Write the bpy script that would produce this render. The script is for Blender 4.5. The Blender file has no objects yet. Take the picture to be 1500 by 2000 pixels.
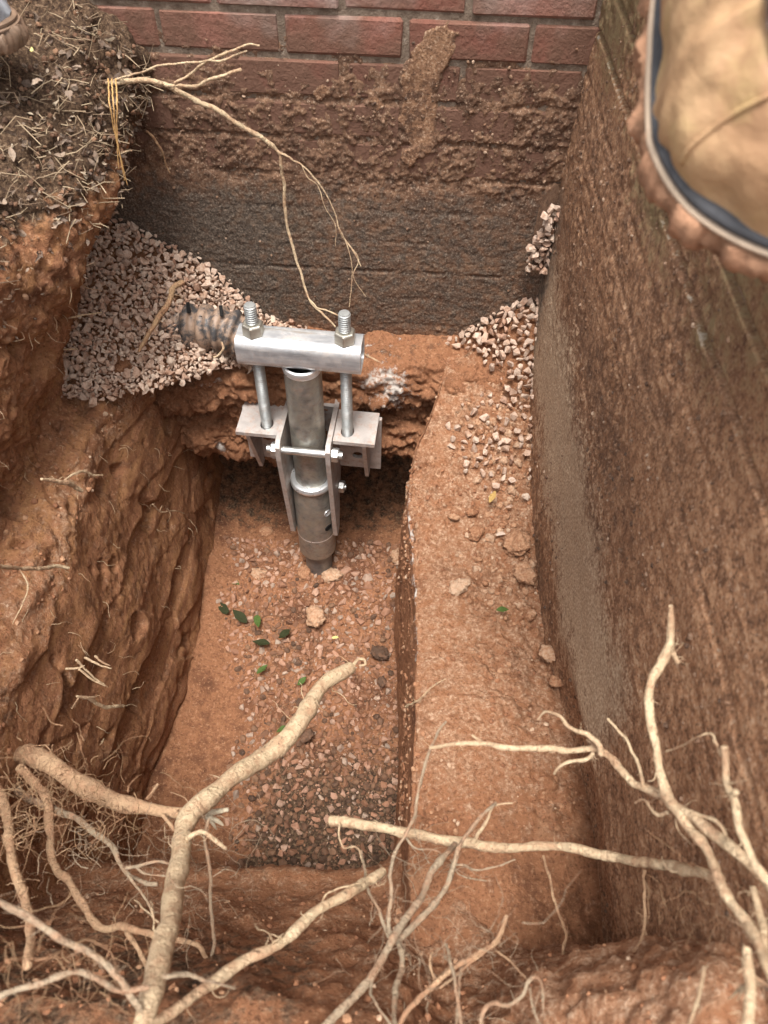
import bpy, bmesh, math, random
import numpy as np
from mathutils import Vector, Matrix

random.seed(7)
RNG = np.random.default_rng(7)
S = bpy.context.scene
COL = S.collection

# ------------------------------------------------------------------ camera
CAMZ = 1.8
PITCH, ROLL, F = math.radians(52.6), 0.0304, 1503.0
AX = np.array((0, math.cos(PITCH), -math.sin(PITCH)))
UP0 = np.array((0, math.sin(PITCH), math.cos(PITCH)))
RT0 = np.array((1.0, 0, 0))
cR, sR = math.cos(ROLL), math.sin(ROLL)
RT = RT0 * cR + UP0 * sR
UP = -RT0 * sR + UP0 * cR
cd = bpy.data.cameras.new('camera')
cam = bpy.data.objects.new('camera', cd)
COL.objects.link(cam)
m = Matrix.Identity(4)
for i in range(3):
    m[i][0], m[i][1], m[i][2] = RT[i], UP[i], -AX[i]
m[2][3] = CAMZ
cam.matrix_world = m
cd.sensor_fit = 'VERTICAL'
cd.sensor_width, cd.sensor_height = 27, 36
cd.lens = 36 * F / 2000
cd.clip_start, cd.clip_end = 0.02, 200
cd.dof.use_dof = True
cd.dof.focus_distance = 1.72
cd.dof.aperture_fstop = 7.2
S.camera = cam

# ------------------------------------------------------------------ sky, sun, exposure
W = bpy.data.worlds.new('World')
S.world = W
W.use_nodes = True
nt = W.node_tree
SUN_EL, SUN_AZ = math.radians(76), math.radians(190)      # azimuth clockwise from +Y
sky = nt.nodes.new('ShaderNodeTexSky')
sky.sky_type = 'NISHITA'
sky.sun_disc = False
sky.sun_elevation, sky.sun_rotation = SUN_EL, SUN_AZ
sky.dust_density = 4.0
hs = nt.nodes.new('ShaderNodeHueSaturation')
hs.inputs['Saturation'].default_value = 0.22              # overcast: nearly white sky
nt.links.new(sky.outputs[0], hs.inputs['Color'])
nt.links.new(hs.outputs[0], nt.nodes['Background'].inputs[0])
nt.nodes['Background'].inputs[1].default_value = 0.125
sl = bpy.data.lights.new('sun', 'SUN')
sl.energy, sl.angle, sl.color = 1.5, math.radians(18), (1.0, 0.975, 0.94)
so = bpy.data.objects.new('sun', sl)
COL.objects.link(so)
sd = Vector((math.sin(SUN_AZ) * math.cos(SUN_EL), math.cos(SUN_AZ) * math.cos(SUN_EL), math.sin(SUN_EL)))
so.rotation_euler = sd.to_track_quat('Z', 'Y').to_euler()
so.location = sd * 5
S.view_settings.view_transform = 'Standard'
S.view_settings.look = 'None'
S.view_settings.gamma = 1
S.view_settings.exposure = 1.5
try:
    S.view_settings.use_curve_mapping = False
except Exception:
    pass
S.render.engine = 'CYCLES'
S.cycles.use_denoising = True
S.cycles.max_bounces = 4
S.cycles.diffuse_bounces = 3

# ------------------------------------------------------------------ pixel of the photo -> point of the place
def ray(px, py):
    dx, dy = px - 750, py - 1000
    x, y = cR * dx + sR * dy, -sR * dx + cR * dy
    return AX + RT0 * (x / F) - UP0 * (y / F)
C0 = np.array((0, 0, CAMZ))
def at_d(px, py, d): return C0 + ray(px, py) * d
def at_y(px, py, Y): r = ray(px, py); return C0 + r * (Y / r[1])
def at_x(px, py, X): r = ray(px, py); return C0 + r * (X / r[0])
def at_z(px, py, Z): r = ray(px, py); return C0 + r * ((Z - CAMZ) / r[2])

# ------------------------------------------------------------------ noise
_p = RNG.permutation(256)
_p = np.concatenate([_p, _p, _p])
_g = RNG.normal(size=(256, 3))
_g /= np.linalg.norm(_g, axis=1)[:, None]
def perlin(P):
    P = np.asarray(P, float)
    I = np.floor(P).astype(int)
    f = P - I
    I &= 255
    u = f * f * f * (f * (f * 6 - 15) + 10)
    out = 0
    for a in (0, 1):
        for b in (0, 1):
            for c in (0, 1):
                h = _p[_p[_p[(I[..., 0] + a) & 255] + ((I[..., 1] + b) & 255)] + ((I[..., 2] + c) & 255)]
                g = _g[h]
                d = g[..., 0] * (f[..., 0] - a) + g[..., 1] * (f[..., 1] - b) + g[..., 2] * (f[..., 2] - c)
                w = (u[..., 0] if a else 1 - u[..., 0]) * (u[..., 1] if b else 1 - u[..., 1]) * (u[..., 2] if c else 1 - u[..., 2])
                out = out + d * w
    return out * 1.5
def fbm(P, scale, octv=4, gain=0.5, stretch=(1, 1, 1), seed=0.0):
    P = np.asarray(P, float) * np.array(stretch) * scale + seed
    a, s, t = 1.0, 0, 0
    for k in range(octv):
        s = s + a * perlin(P)
        t += a
        a *= gain
        P = P * 2.03 + 11.7
    return s / t
def ridged(P, scale, octv=3, stretch=(1, 1, 1), seed=0.0):
    P = np.asarray(P, float) * np.array(stretch) * scale + seed
    a, s, t = 1.0, 0, 0
    for k in range(octv):
        s = s + a * (1 - np.abs(perlin(P)) * 2.2)
        t += a
        a *= 0.5
        P = P * 2.1 + 5.3
    return s / t
def billow(P, scale, octv=4, gain=0.55, stretch=(1, 1, 1), seed=0.0):
    P = np.asarray(P, float) * np.array(stretch) * scale + seed
    a, s, t = 1.0, 0, 0
    for k in range(octv):
        s = s + a * (np.abs(perlin(P)) * 2.4 - 0.5)
        t += a
        a *= gain
        P = P * 2.07 + 7.9
    return s / t
def worley(P, cell, seed=3):
    """F1 and F2-F1 of a cellular noise with the given cell size (clods and the cracks between them)."""
    P = np.asarray(P, float) / cell
    I = np.floor(P).astype(int)
    sh = P.shape[:-1]
    f1, f2 = np.full(sh, 9.0), np.full(sh, 9.0)
    for a in (-1, 0, 1):
        for b in (-1, 0, 1):
            for c in (-1, 0, 1):
                J = I + np.array((a, b, c))
                h = _p[_p[_p[(J[..., 0] + seed) & 255] + (J[..., 1] & 255)] + (J[..., 2] & 255)]
                q = J + 0.5 + _g[h] * 0.45
                d = np.sqrt(((P - q) ** 2).sum(-1))
                f2 = np.minimum(f2, np.maximum(f1, d))
                f1 = np.minimum(f1, d)
    return f1, f2 - f1
def cells(P, seed=5):
    """random value of the nearest cell point: flat facets with sharp steps between them"""
    I = np.floor(P).astype(int)
    best = np.full(P.shape[:-1], 9.0); val = np.zeros(P.shape[:-1])
    for a in (-1, 0, 1):
        for b in (-1, 0, 1):
            for c in (-1, 0, 1):
                J = I + np.array((a, b, c))
                h = _p[_p[_p[(J[..., 0] + seed) & 255] + (J[..., 1] & 255)] + (J[..., 2] & 255)]
                d = ((P - J - .5 - _g[h] * .45) ** 2).sum(-1)
                m_ = d < best
                best = np.where(m_, d, best); val = np.where(m_, h / 255.0, val)
    return val
def sstep(a, b, x):
    t = np.clip((x - a) / (b - a), 0, 1)
    return t * t * (3 - 2 * t)

# ------------------------------------------------------------------ materials
def hexlin(r, g, b): return (r, g, b, 1)
class Mat:
    def __init__(s, name, world=False):
        s.m = bpy.data.materials.new(name)
        s.m.use_nodes = True
        s.t = s.m.node_tree
        s.b = s.t.nodes['Principled BSDF']
        s.co = s.n('ShaderNodeNewGeometry').outputs['Position'] if world else s.n('ShaderNodeTexCoord').outputs['Object']
    def n(s, typ, **kw):
        nd = s.t.nodes.new(typ)
        for k, v in kw.items(): setattr(nd, k, v)
        return nd
    def l(s, a, b): s.t.links.new(a, b)
    def noise(s, scale, detail=4, rough=0.6, stretch=None, dist=0.0):
        nd = s.n('ShaderNodeTexNoise')
        nd.inputs['Scale'].default_value = scale
        nd.inputs['Detail'].default_value = detail
        nd.inputs['Roughness'].default_value = rough
        nd.inputs['Distortion'].default_value = dist
        src = s.co
        if stretch:
            mp = s.n('ShaderNodeMapping')
            mp.inputs['Scale'].default_value = stretch
            s.l(s.co, mp.inputs[0]); src = mp.outputs[0]
        s.l(src, nd.inputs['Vector'])
        return nd.outputs['Fac']
    def ramp(s, fac, stops, interp='LINEAR'):
        r = s.n('ShaderNodeValToRGB')
        r.color_ramp.interpolation = interp
        e = r.color_ramp.elements
        while len(e) > 1: e.remove(e[0])
        e[0].position = stops[0][0]; e[0].color = (*stops[0][1], 1) if not isinstance(stops[0][1], (int, float)) else (stops[0][1],) * 3 + (1,)
        for p, c in stops[1:]:
            x = e.new(p); x.color = (*c, 1) if not isinstance(c, (int, float)) else (c,) * 3 + (1,)
        s.l(fac, r.inputs[0])
        return r.outputs[0]
    def mix(s, fac, a, b, mode='MIX'):
        nd = s.n('ShaderNodeMix', data_type='RGBA', blend_type=mode)
        for i, v in ((0, fac), (6, a), (7, b)):
            if isinstance(v, (int, float)): nd.inputs[i].default_value = v
            elif isinstance(v, tuple): nd.inputs[i].default_value = (*v, 1)[:4]
            else: s.l(v, nd.inputs[i])
        return nd.outputs[2]
    def math(s, op, a, b=0.0):
        nd = s.n('ShaderNodeMath', operation=op)
        for i, v in enumerate((a, b)):
            if isinstance(v, (int, float)): nd.inputs[i].default_value = v
            else: s.l(v, nd.inputs[i])
        return nd.outputs[0]
    def attr(s, name):
        nd = s.n('ShaderNodeAttribute'); nd.attribute_name = name
        return nd.outputs['Fac']
    def rand(s):
        o = s.n('ShaderNodeObjectInfo').outputs['Random']
        g = s.n('ShaderNodeNewGeometry').outputs['Random Per Island']
        return s.math('FRACT', s.math('ADD', o, g))
    def bump(s, *layers):
        prev = None
        for h, strength, dist in layers:
            b = s.n('ShaderNodeBump')
            b.inputs['Strength'].default_value = strength
            b.inputs['Distance'].default_value = dist
            s.l(h, b.inputs['Height'])
            if prev: s.l(prev, b.inputs['Normal'])
            prev = b.outputs[0]
        s.l(prev, s.b.inputs['Normal'])
    def base(s, c):
        if isinstance(c, tuple): s.b.inputs['Base Color'].default_value = (*c, 1)[:4]
        else: s.l(c, s.b.inputs['Base Color'])
    def set(s, rough=None, metal=None, spec=None):
        for k, v in (('Roughness', rough), ('Metallic', metal), ('Specular IOR Level', spec)):
            if v is None: continue
            if isinstance(v, (int, float)): s.b.inputs[k].default_value = v
            else: s.l(v, s.b.inputs[k])

CLAY_D, CLAY_M, CLAY_L, CLAY_Y = (0.135, 0.057, 0.031), (0.322, 0.147, 0.074), (0.48, 0.268, 0.152), (0.385, 0.194, 0.085)
def clay_mat(name, streak=None, tone=0.0):
    """red clay; vertex attributes: 'soil' = dark humus, 'pale' = dry crumbly pale clay, 'lime' = white lime bloom"""
    M = Mat(name)
    n48, n150 = M.noise(48, 3, 0.7), M.noise(170, 2, 0.7)
    c = M.ramp(M.math('ADD', M.noise(7, 4, 0.65), tone), [(0.30, CLAY_D), (0.45, CLAY_M), (0.60, CLAY_M), (0.76, CLAY_L)])
    if streak:
        c = M.mix(M.ramp(M.noise(9, 3, 0.6, stretch=streak), [(0.42, 0.0), (0.66, 0.75)]), c, CLAY_Y)
    c = M.mix(M.ramp(n48, [(0.50, 0.0), (0.70, 0.65)]), c, CLAY_D)
    c = M.mix(M.ramp(n150, [(0.57, 0.0), (0.68, 0.7)]), c, CLAY_L)
    c = M.mix(M.ramp(n150, [(0.32, 0.7), (0.43, 0.0)]), c, CLAY_D)
    d48 = M.math('SUBTRACT', n48, 0.5)
    pale = M.ramp(M.math('ADD', M.attr('pale'), M.math('MULTIPLY', d48, 1.8)), [(0.35, 0.0), (0.75, 0.9)])
    c = M.mix(pale, c, M.ramp(n150, [(0.33, (0.27, 0.135, 0.073)), (0.52, (0.43, 0.245, 0.145)), (0.68, (0.58, 0.40, 0.27))]))
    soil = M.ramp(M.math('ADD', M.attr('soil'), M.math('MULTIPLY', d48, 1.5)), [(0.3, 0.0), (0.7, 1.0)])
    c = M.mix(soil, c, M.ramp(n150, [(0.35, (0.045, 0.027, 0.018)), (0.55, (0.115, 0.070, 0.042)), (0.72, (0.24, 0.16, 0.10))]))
    lime = M.ramp(M.math('ADD', M.attr('lime'), M.math('MULTIPLY', d48, 2.2)), [(0.55, 0.0), (0.95, 0.85)])
    c = M.mix(lime, c, (0.70, 0.64, 0.57))
    M.base(c)
    M.set(rough=0.92, spec=0.15)
    M.bump((M.noise(170, 4, 0.8), 1.0, 0.006))
    return M.m
M_clay = clay_mat('red_clay')
M_bank = clay_mat('cut_clay', streak=(6, 0.6, 6))
M_floor = clay_mat('trodden_clay', tone=-0.05)

def gravel_mat(name, stops, dirt=0.5):
    M = Mat(name, True)
    c = M.ramp(M.rand(), stops)
    c = M.mix(M.ramp(M.noise(90, 2, 0.7), [(0.48, 0.0), (0.66, dirt)]), c, (0.26, 0.12, 0.06))
    c = M.mix(M.ramp(M.noise(330, 2, 0.7), [(0.55, 0.0), (0.7, 0.35)]), c, (0.16, 0.13, 0.11))
    M.base(c); M.set(rough=0.85, spec=0.3)
    M.bump((M.noise(420, 2, 0.7), 0.5, 0.002))
    return M.m
M_grav = gravel_mat('crushed_granite', [(0.0, (0.40, 0.24, 0.165)), (0.3, (0.53, 0.37, 0.27)), (0.55, (0.60, 0.44, 0.335)), (0.8, (0.46, 0.34, 0.26)), (1.0, (0.66, 0.52, 0.40))], 0.55)
M_floorgrav = gravel_mat('muddy_gravel', [(0.0, (0.17, 0.085, 0.05)), (0.3, (0.28, 0.135, 0.075)), (0.55, (0.38, 0.20, 0.125)), (0.8, (0.47, 0.29, 0.20)), (0.93, (0.33, 0.25, 0.19)), (1.0, (0.48, 0.34, 0.25))], 0.55)
M_clod = gravel_mat('clay_clod', [(0.0, (0.22, 0.095, 0.048)), (0.5, (0.33, 0.15, 0.075)), (0.9, (0.44, 0.25, 0.14)), (1.0, (0.58, 0.42, 0.29))], 0.4)
def clodbig_mat():
    M = Mat('clay_lump', True)
    n = M.noise(60, 4, .7)
    c = M.ramp(M.math('ADD', M.math('MULTIPLY', M.rand(), .3), M.math('MULTIPLY', M.noise(190, 3, .7), .8)), [(.20, CLAY_D), (.36, CLAY_M), (.55, CLAY_L), (.75, (.58, .40, .27))])
    M.base(M.mix(M.ramp(n, [(.55, 0.), (.75, .5)]), c, CLAY_D)); M.set(rough=.88, spec=.25)
    M.bump((M.noise(150, 4, .75), 1., .006))
    return M.m
M_clodbig = clodbig_mat()
M_soilclod = gravel_mat('dark_soil_crumb', [(0.0, (0.07, 0.04, 0.025)), (0.6, (0.16, 0.085, 0.05)), (1.0, (0.25, 0.14, 0.08))], 0.3)

M_mudcrumb = gravel_mat('mud_crumb', [(0.0, (0.07, 0.042, 0.028)), (0.5, (0.16, 0.093, 0.058)), (0.85, (0.24, 0.145, 0.09)), (1.0, (0.42, 0.30, 0.21))], 0.3)
def brick_mat():
    M = Mat('red_brick')
    geo = M.n('ShaderNodeNewGeometry').outputs['Position']
    nz = M.n('ShaderNodeTexNoise'); nz.inputs['Scale'].default_value = 18; nz.inputs['Detail'].default_value = 4; M.l(geo, nz.inputs['Vector'])
    nf = M.n('ShaderNodeTexNoise'); nf.inputs['Scale'].default_value = 120; nf.inputs['Detail'].default_value = 4; nf.inputs['Roughness'].default_value = 0.7; M.l(geo, nf.inputs['Vector'])
    n2 = M.n('ShaderNodeTexNoise'); n2.inputs['Scale'].default_value = 6; n2.inputs['Detail'].default_value = 4; M.l(geo, n2.inputs['Vector'])
    sep = M.n('ShaderNodeSeparateXYZ'); M.l(geo, sep.inputs[0])
    c = M.ramp(M.rand(), [(0, (0.17, 0.072, 0.052)), (0.5, (0.225, 0.092, 0.064)), (1, (0.27, 0.130, 0.094))])
    c = M.mix(M.ramp(nz.outputs[0], [(0.42, 0.0), (0.62, 0.7)]), c, (0.32, 0.165, 0.118))
    c = M.mix(M.ramp(nf.outputs[0], [(0.5, 0.0), (0.66, 0.6)]), c, (0.14, 0.062, 0.042))
    # mud rubbed on, thicker towards the old ground line
    dirt = M.math('ADD', M.math('MULTIPLY', M.math('SUBTRACT', 1.375, sep.outputs[2]), 5.0), M.math('MULTIPLY', M.math('SUBTRACT', nz.outputs[0], 0.5), 2.6))
    c = M.mix(M.ramp(dirt, [(-0.05, 0.0), (0.75, 0.92)]), c, (0.140, 0.075, 0.050))
    # lime bloom near the top
    lime = M.math('ADD', M.math('MULTIPLY', M.math('SUBTRACT', sep.outputs[2], 1.27), 9.0), M.math('MULTIPLY', M.math('SUBTRACT', n2.outputs[0], 0.5), 3.2))
    c = M.mix(M.ramp(lime, [(0.35, 0.0), (0.9, 0.4)]), c, (0.46, 0.39, 0.34))
    M.base(c); M.set(rough=0.9, spec=0.2)
    M.bump((nf.outputs[0], 0.8, 0.004), (nz.outputs[0], 0.6, 0.006))
    return M.m
M_brick = brick_mat()
def mortar_mat():
    M = Mat('mortar')
    c = M.ramp(M.noise(60, 5, 0.7), [(0.35, (0.13, 0.09, 0.065)), (0.6, (0.25, 0.19, 0.14)), (0.72, (0.40, 0.34, 0.28))])
    sep = M.n('ShaderNodeSeparateXYZ'); M.l(M.co, sep.inputs[0])
    lime = M.math('ADD', M.math('MULTIPLY', M.math('SUBTRACT', sep.outputs[2], 1.292), 30.0), M.math('MULTIPLY', M.math('SUBTRACT', M.noise(14, 4), 0.5), 3.0))
    c = M.mix(M.ramp(lime, [(0.0, 0.0), (0.6, 0.95)]), c, (0.72, 0.70, 0.66))
    M.base(c); M.set(rough=0.95, spec=0.15)
    M.bump((M.noise(260, 4, 0.7), 0.9, 0.004))
    return M.m
M_mortar = mortar_mat()
def mud_mat(name):
    M = Mat(name)
    n70, n230 = M.noise(60, 3, 0.7), M.noise(240, 2, 0.72)
    d70 = M.math('SUBTRACT', n70, 0.5)
    c = M.ramp(M.noise(14, 4, 0.65), [(0.32, (0.095, 0.054, 0.036)), (0.5, (0.18, 0.100, 0.062)), (0.68, (0.26, 0.150, 0.090))])
    c = M.mix(M.ramp(n70, [(0.5, 0.0), (0.68, 0.65)]), c, (0.062, 0.034, 0.025))
    wash = M.ramp(M.math('ADD', M.attr('clay'), M.math('MULTIPLY', d70, 1.2)), [(0.35, 0.0), (0.8, 1.0)])
    c = M.mix(wash, c, M.ramp(n70, [(0.33, (0.23, 0.113, 0.060)), (0.5, (0.35, 0.182, 0.098)), (0.65, (0.45, 0.262, 0.150))]))
    c = M.mix(M.ramp(n230, [(0.56, 0.0), (0.66, 0.6)]), c, (0.46, 0.33, 0.23))
    c = M.mix(M.ramp(n230, [(0.34, 0.7), (0.44, 0.0)]), c, (0.075, 0.044, 0.030))
    cem = M.ramp(M.math('ADD', M.attr('cement'), M.math('MULTIPLY', d70, 1.5)), [(0.35, 0.0), (0.8, 0.9)])
    c = M.mix(cem, c, M.ramp(n230, [(0.33, (0.27, 0.175, 0.110)), (0.50, (0.45, 0.32, 0.21)), (0.66, (0.62, 0.48, 0.34))]))
    moss = M.ramp(M.math('ADD', M.attr('moss'), M.math('MULTIPLY', d70, 1.6)), [(0.4, 0.0), (0.9, 0.7)])
    c = M.mix(moss, c, M.mix(n230, (0.17, 0.135, 0.085), (0.115, 0.12, 0.045)))
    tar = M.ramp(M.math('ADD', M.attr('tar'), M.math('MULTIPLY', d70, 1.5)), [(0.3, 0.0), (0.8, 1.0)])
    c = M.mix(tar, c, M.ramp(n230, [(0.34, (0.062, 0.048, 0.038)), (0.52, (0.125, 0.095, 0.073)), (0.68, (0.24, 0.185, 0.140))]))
    lime = M.ramp(M.math('ADD', M.attr('lime'), M.math('MULTIPLY', d70, 2.0)), [(0.5, 0.0), (0.9, 0.8)])
    c = M.mix(lime, c, (0.55, 0.50, 0.43))
    M.base(c); M.set(rough=0.95, spec=0.12)
    M.bump((M.noise(170, 4, 0.8), 0.75, 0.005))
    return M.m
M_mud = mud_mat('wall_mud')

def root_mat(name, a, b, dark=(0.16, 0.09, 0.05), clay=0.6):
    M = Mat(name)
    c = M.mix(M.noise(25, 2, 0.6), a, b)
    c = M.mix(M.ramp(M.noise(16, 4, 0.7), [(0.50, 0.0), (0.62, 0.55)]), c, tuple(x * .5 for x in a))
    c = M.mix(M.ramp(M.noise(34, 4, 0.75), [(0.45, 0.0), (0.62, clay)]), c, (0.42, 0.21, 0.115))
    c = M.mix(M.ramp(M.noise(150, 3, 0.8, stretch=(1, 1, .6)), [(0.58, 0.0), (0.70, 0.8)]), c, dark)
    M.base(c); M.set(rough=0.75, spec=0.3)
    M.bump((M.noise(140, 4, 0.75, stretch=(1, 1, .5)), 1.0, 0.008))
    return M.m
M_root = root_mat('root_bark', (0.61, 0.44, 0.265), (0.73, 0.57, 0.37))
M_rootred = root_mat('root_bark_reddish', (0.50, 0.30, 0.175), (0.62, 0.42, 0.25))
M_rootgrey = root_mat('root_bark_grey', (0.34, 0.255, 0.17), (0.48, 0.37, 0.25))
M_rootdirty = root_mat('root_bark_muddy', (0.32, 0.19, 0.10), (0.44, 0.29, 0.16), clay=0.7)
M_wood = root_mat('split_wood', (0.72, 0.60, 0.42), (0.80, 0.70, 0.52), clay=0.1)

def metal_mat(name, stops, rlo, rhi, dirt=0.3, dcol=(0.20, 0.11, 0.06), metal=0.9, scale=1.0, stretch=None):
    M = Mat(name)
    c = M.ramp(M.noise(28 * scale, 4, 0.65, dist=0.4, stretch=stretch), stops)
    d = M.ramp(M.noise(38, 5, 0.75), [(0.50, 0.0), (0.66, dirt)])
    c = M.mix(d, c, dcol)
    M.base(c)
    M.set(rough=M.ramp(M.noise(60, 4), [(0.35, rlo), (0.65, rhi)]), metal=M.math('SUBTRACT', metal, M.math('MULTIPLY', d, 0.8)))
    M.bump((M.noise(160, 4, 0.7), 0.18, 0.002))
    return M.m
M_galv = metal_mat('galvanised_beam', [(0.28, (0.36, 0.37, 0.38)), (0.45, (0.56, 0.57, 0.58)), (0.58, (0.68, 0.68, 0.67)), (0.75, (0.46, 0.41, 0.36))], 0.28, 0.5, 0.45, (0.36, 0.26, 0.19), metal=0.6, stretch=(.35, 2.2, 2.2))
M_rod = metal_mat('zinc_thread', [(0.3, (0.33, 0.34, 0.33)), (0.6, (0.52, 0.53, 0.51))], 0.4, 0.6, 0.35, metal=0.7)
M_pipe = metal_mat('dull_steel_pipe', [(0.3, (0.20, 0.195, 0.18)), (0.45, (0.34, 0.33, 0.30)), (0.58, (0.42, 0.40, 0.34)), (0.72, (0.25, 0.25, 0.24))], 0.36, 0.58, 0.55, (0.24, 0.13, 0.08), metal=.75)
M_shaft = metal_mat('grey_pier_steel', [(0.3, (0.15, 0.15, 0.15)), (0.6, (0.24, 0.24, 0.235))], 0.4, 0.6, 0.3, metal=.6)
M_plate = metal_mat('galvanised_plate', [(0.3, (0.44, 0.40, 0.37)), (0.55, (0.58, 0.53, 0.49)), (0.75, (0.50, 0.44, 0.40))], 0.5, 0.7, 0.8, (0.36, 0.21, 0.135), metal=0.55)
M_bolt = metal_mat('zinc_bolt', [(0.3, (0.55, 0.55, 0.53)), (0.6, (0.72, 0.72, 0.69))], 0.3, 0.5, 0.25)
M_nut = metal_mat('zinc_nut', [(0.3, (0.46, 0.43, 0.36)), (0.6, (0.60, 0.57, 0.49))], 0.38, 0.55, 0.2)
M_ring = metal_mat('bright_weld', [(0.3, (0.68, 0.69, 0.69)), (0.6, (0.85, 0.86, 0.86))], 0.25, 0.4, 0.0, metal=.7)

def simple(name, col, rough=0.7, var=0.25, scale=40, spec=0.3, bump=0.4):
    M = Mat(name)
    d = tuple(x * (1 - var) for x in col); li = tuple(min(1, x * (1 + var)) for x in col)
    M.base(M.ramp(M.noise(scale, 5, 0.65), [(0.32, d), (0.68, li)]))
    M.set(rough=rough, spec=spec)
    M.bump((M.noise(scale * 4, 4, 0.7), bump, 0.002))
    return M.m
def drain_mat():
    M = Mat('muddy_black_plastic')
    c = M.mix(M.ramp(M.noise(38, 5, 0.7), [(0.44, 0.0), (0.58, 0.95)]), (0.06, 0.056, 0.055), (0.34, 0.23, 0.16))
    M.base(c); M.set(rough=0.5, spec=0.5)
    M.bump((M.noise(120, 4, 0.7), 0.5, 0.003))
    return M.m
M_drain = drain_mat()
M_slot = simple('black_plastic', (0.01, 0.009, 0.008), 0.8)
def leather_mat():
    M = Mat('tan_leather')
    c = M.ramp(M.noise(9, 5, 0.6, dist=0.6), [(0.28, (0.20, 0.10, 0.05)), (0.45, (0.38, 0.22, 0.115)), (0.60, (0.47, 0.30, 0.16)), (0.75, (0.36, 0.19, 0.10))])
    c = M.mix(M.ramp(M.noise(24, 4, 0.6), [(0.5, 0.0), (0.7, 0.5)]), c, (0.52, 0.40, 0.17))
    M.base(c); M.set(rough=0.62, spec=0.35)
    M.bump((M.noise(28, 4, 0.6), 0.5, 0.006), (M.noise(300, 3), 0.3, 0.001))
    return M.m
M_leather = leather_mat()
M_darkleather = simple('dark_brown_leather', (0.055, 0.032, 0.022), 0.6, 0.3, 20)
M_sole = simple('clay_caked_sole', (0.36, 0.195, 0.115), 0.9, 0.5, 60, 0.2, bump=1.0)
M_welt = simple('pale_welt', (0.40, 0.30, 0.215), 0.6, 0.15, 60)
M_weltdark = simple('blue_grey_rubber', (0.060, 0.060, 0.064), 0.85, 0.3, 60)
M_oldleather = simple('brown_scuffed_leather', (0.20, 0.13, 0.085), 0.55, 0.4, 30, 0.4)
M_toecap = simple('grey_worn_toe', (0.28, 0.30, 0.32), 0.4, 0.4, 24, 0.5)
M_leafbrown = gravel_mat('dead_leaf', [(0.0, (0.10, 0.068, 0.050)), (0.5, (0.20, 0.145, 0.105)), (0.85, (0.32, 0.24, 0.175)), (1.0, (0.46, 0.37, 0.26))], 0.2)
M_straw = gravel_mat('dry_straw', [(0.0, (0.17, 0.115, 0.075)), (0.5, (0.33, 0.24, 0.15)), (1.0, (0.54, 0.42, 0.27))], 0.2)
M_leafgreen = simple('green_leaf', (0.07, 0.11, 0.025), 0.6, 0.4, 60, 0.2)
M_leafdark = simple('dark_green_leaf', (0.035, 0.038, 0.016), 0.7, 0.4, 60, 0.1)
M_leafyellow = simple('yellow_leaf', (0.62, 0.56, 0.20), 0.5, 0.2, 60)
M_leafochre = simple('ochre_leaf', (0.42, 0.27, 0.09), 0.7, 0.3, 60)
M_needle = simple('pine_needle', (0.56, 0.33, 0.13), 0.5, 0.2, 60)
M_mulch = simple('mulch_soil', (0.10, 0.068, 0.048), 0.95, 0.5, 60, 0.15, 1.0)
M_roof = simple('coping_concrete', (0.34, 0.31, 0.28), 0.9, 0.2, 30)

# ------------------------------------------------------------------ mesh helpers
def link(name, me, mat=None, parent=None):
    o = bpy.data.objects.new(name, me)
    COL.objects.link(o)
    if mat and me is not None and not me.materials: me.materials.append(mat)
    if parent: o.parent = parent
    return o
def tag(o, label=None, cat=None, group=None, kind=None):
    for k, v in (('label', label), ('category', cat), ('group', group), ('kind', kind)):
        if v: o[k] = v
    return o
def empty(name, loc=(0, 0, 0), rot=(0, 0, 0)):
    o = bpy.data.objects.new(name, None)
    o.empty_display_size = 0.05
    COL.objects.link(o); o.location = loc; o.rotation_euler = rot
    return o
def np_mesh(name, V, Fq, smooth=True, attrs=None):
    V = np.asarray(V, np.float32).reshape(-1, 3)
    Fq = np.asarray(Fq, np.int32)
    me = bpy.data.meshes.new(name)
    n, k = Fq.shape
    me.vertices.add(len(V)); me.vertices.foreach_set('co', V.ravel())
    me.loops.add(n * k); me.loops.foreach_set('vertex_index', Fq.ravel())
    me.polygons.add(n)
    me.polygons.foreach_set('loop_start', np.arange(0, n * k, k, dtype=np.int32))
    me.polygons.foreach_set('use_smooth', np.full(n, smooth))
    for an, av in (attrs or {}).items():
        a = me.attributes.new(an, 'FLOAT', 'POINT')
        a.data.foreach_set('value', np.asarray(av, np.float32).ravel())
    me.update(); me.validate()
    return me
def grid_faces(n, m_, flip=False):
    i, j = np.meshgrid(np.arange(n - 1), np.arange(m_ - 1), indexing='ij')
    a = (i * m_ + j).ravel()
    q = np.stack([a, a + m_, a + m_ + 1, a + 1], 1)
    return q[:, ::-1] if flip else q
def grid_normals(V):
    du = np.gradient(V, axis=0); dv = np.gradient(V, axis=1)
    n = np.cross(du, dv)
    return n / (np.linalg.norm(n, axis=-1, keepdims=True) + 1e-9)
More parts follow.
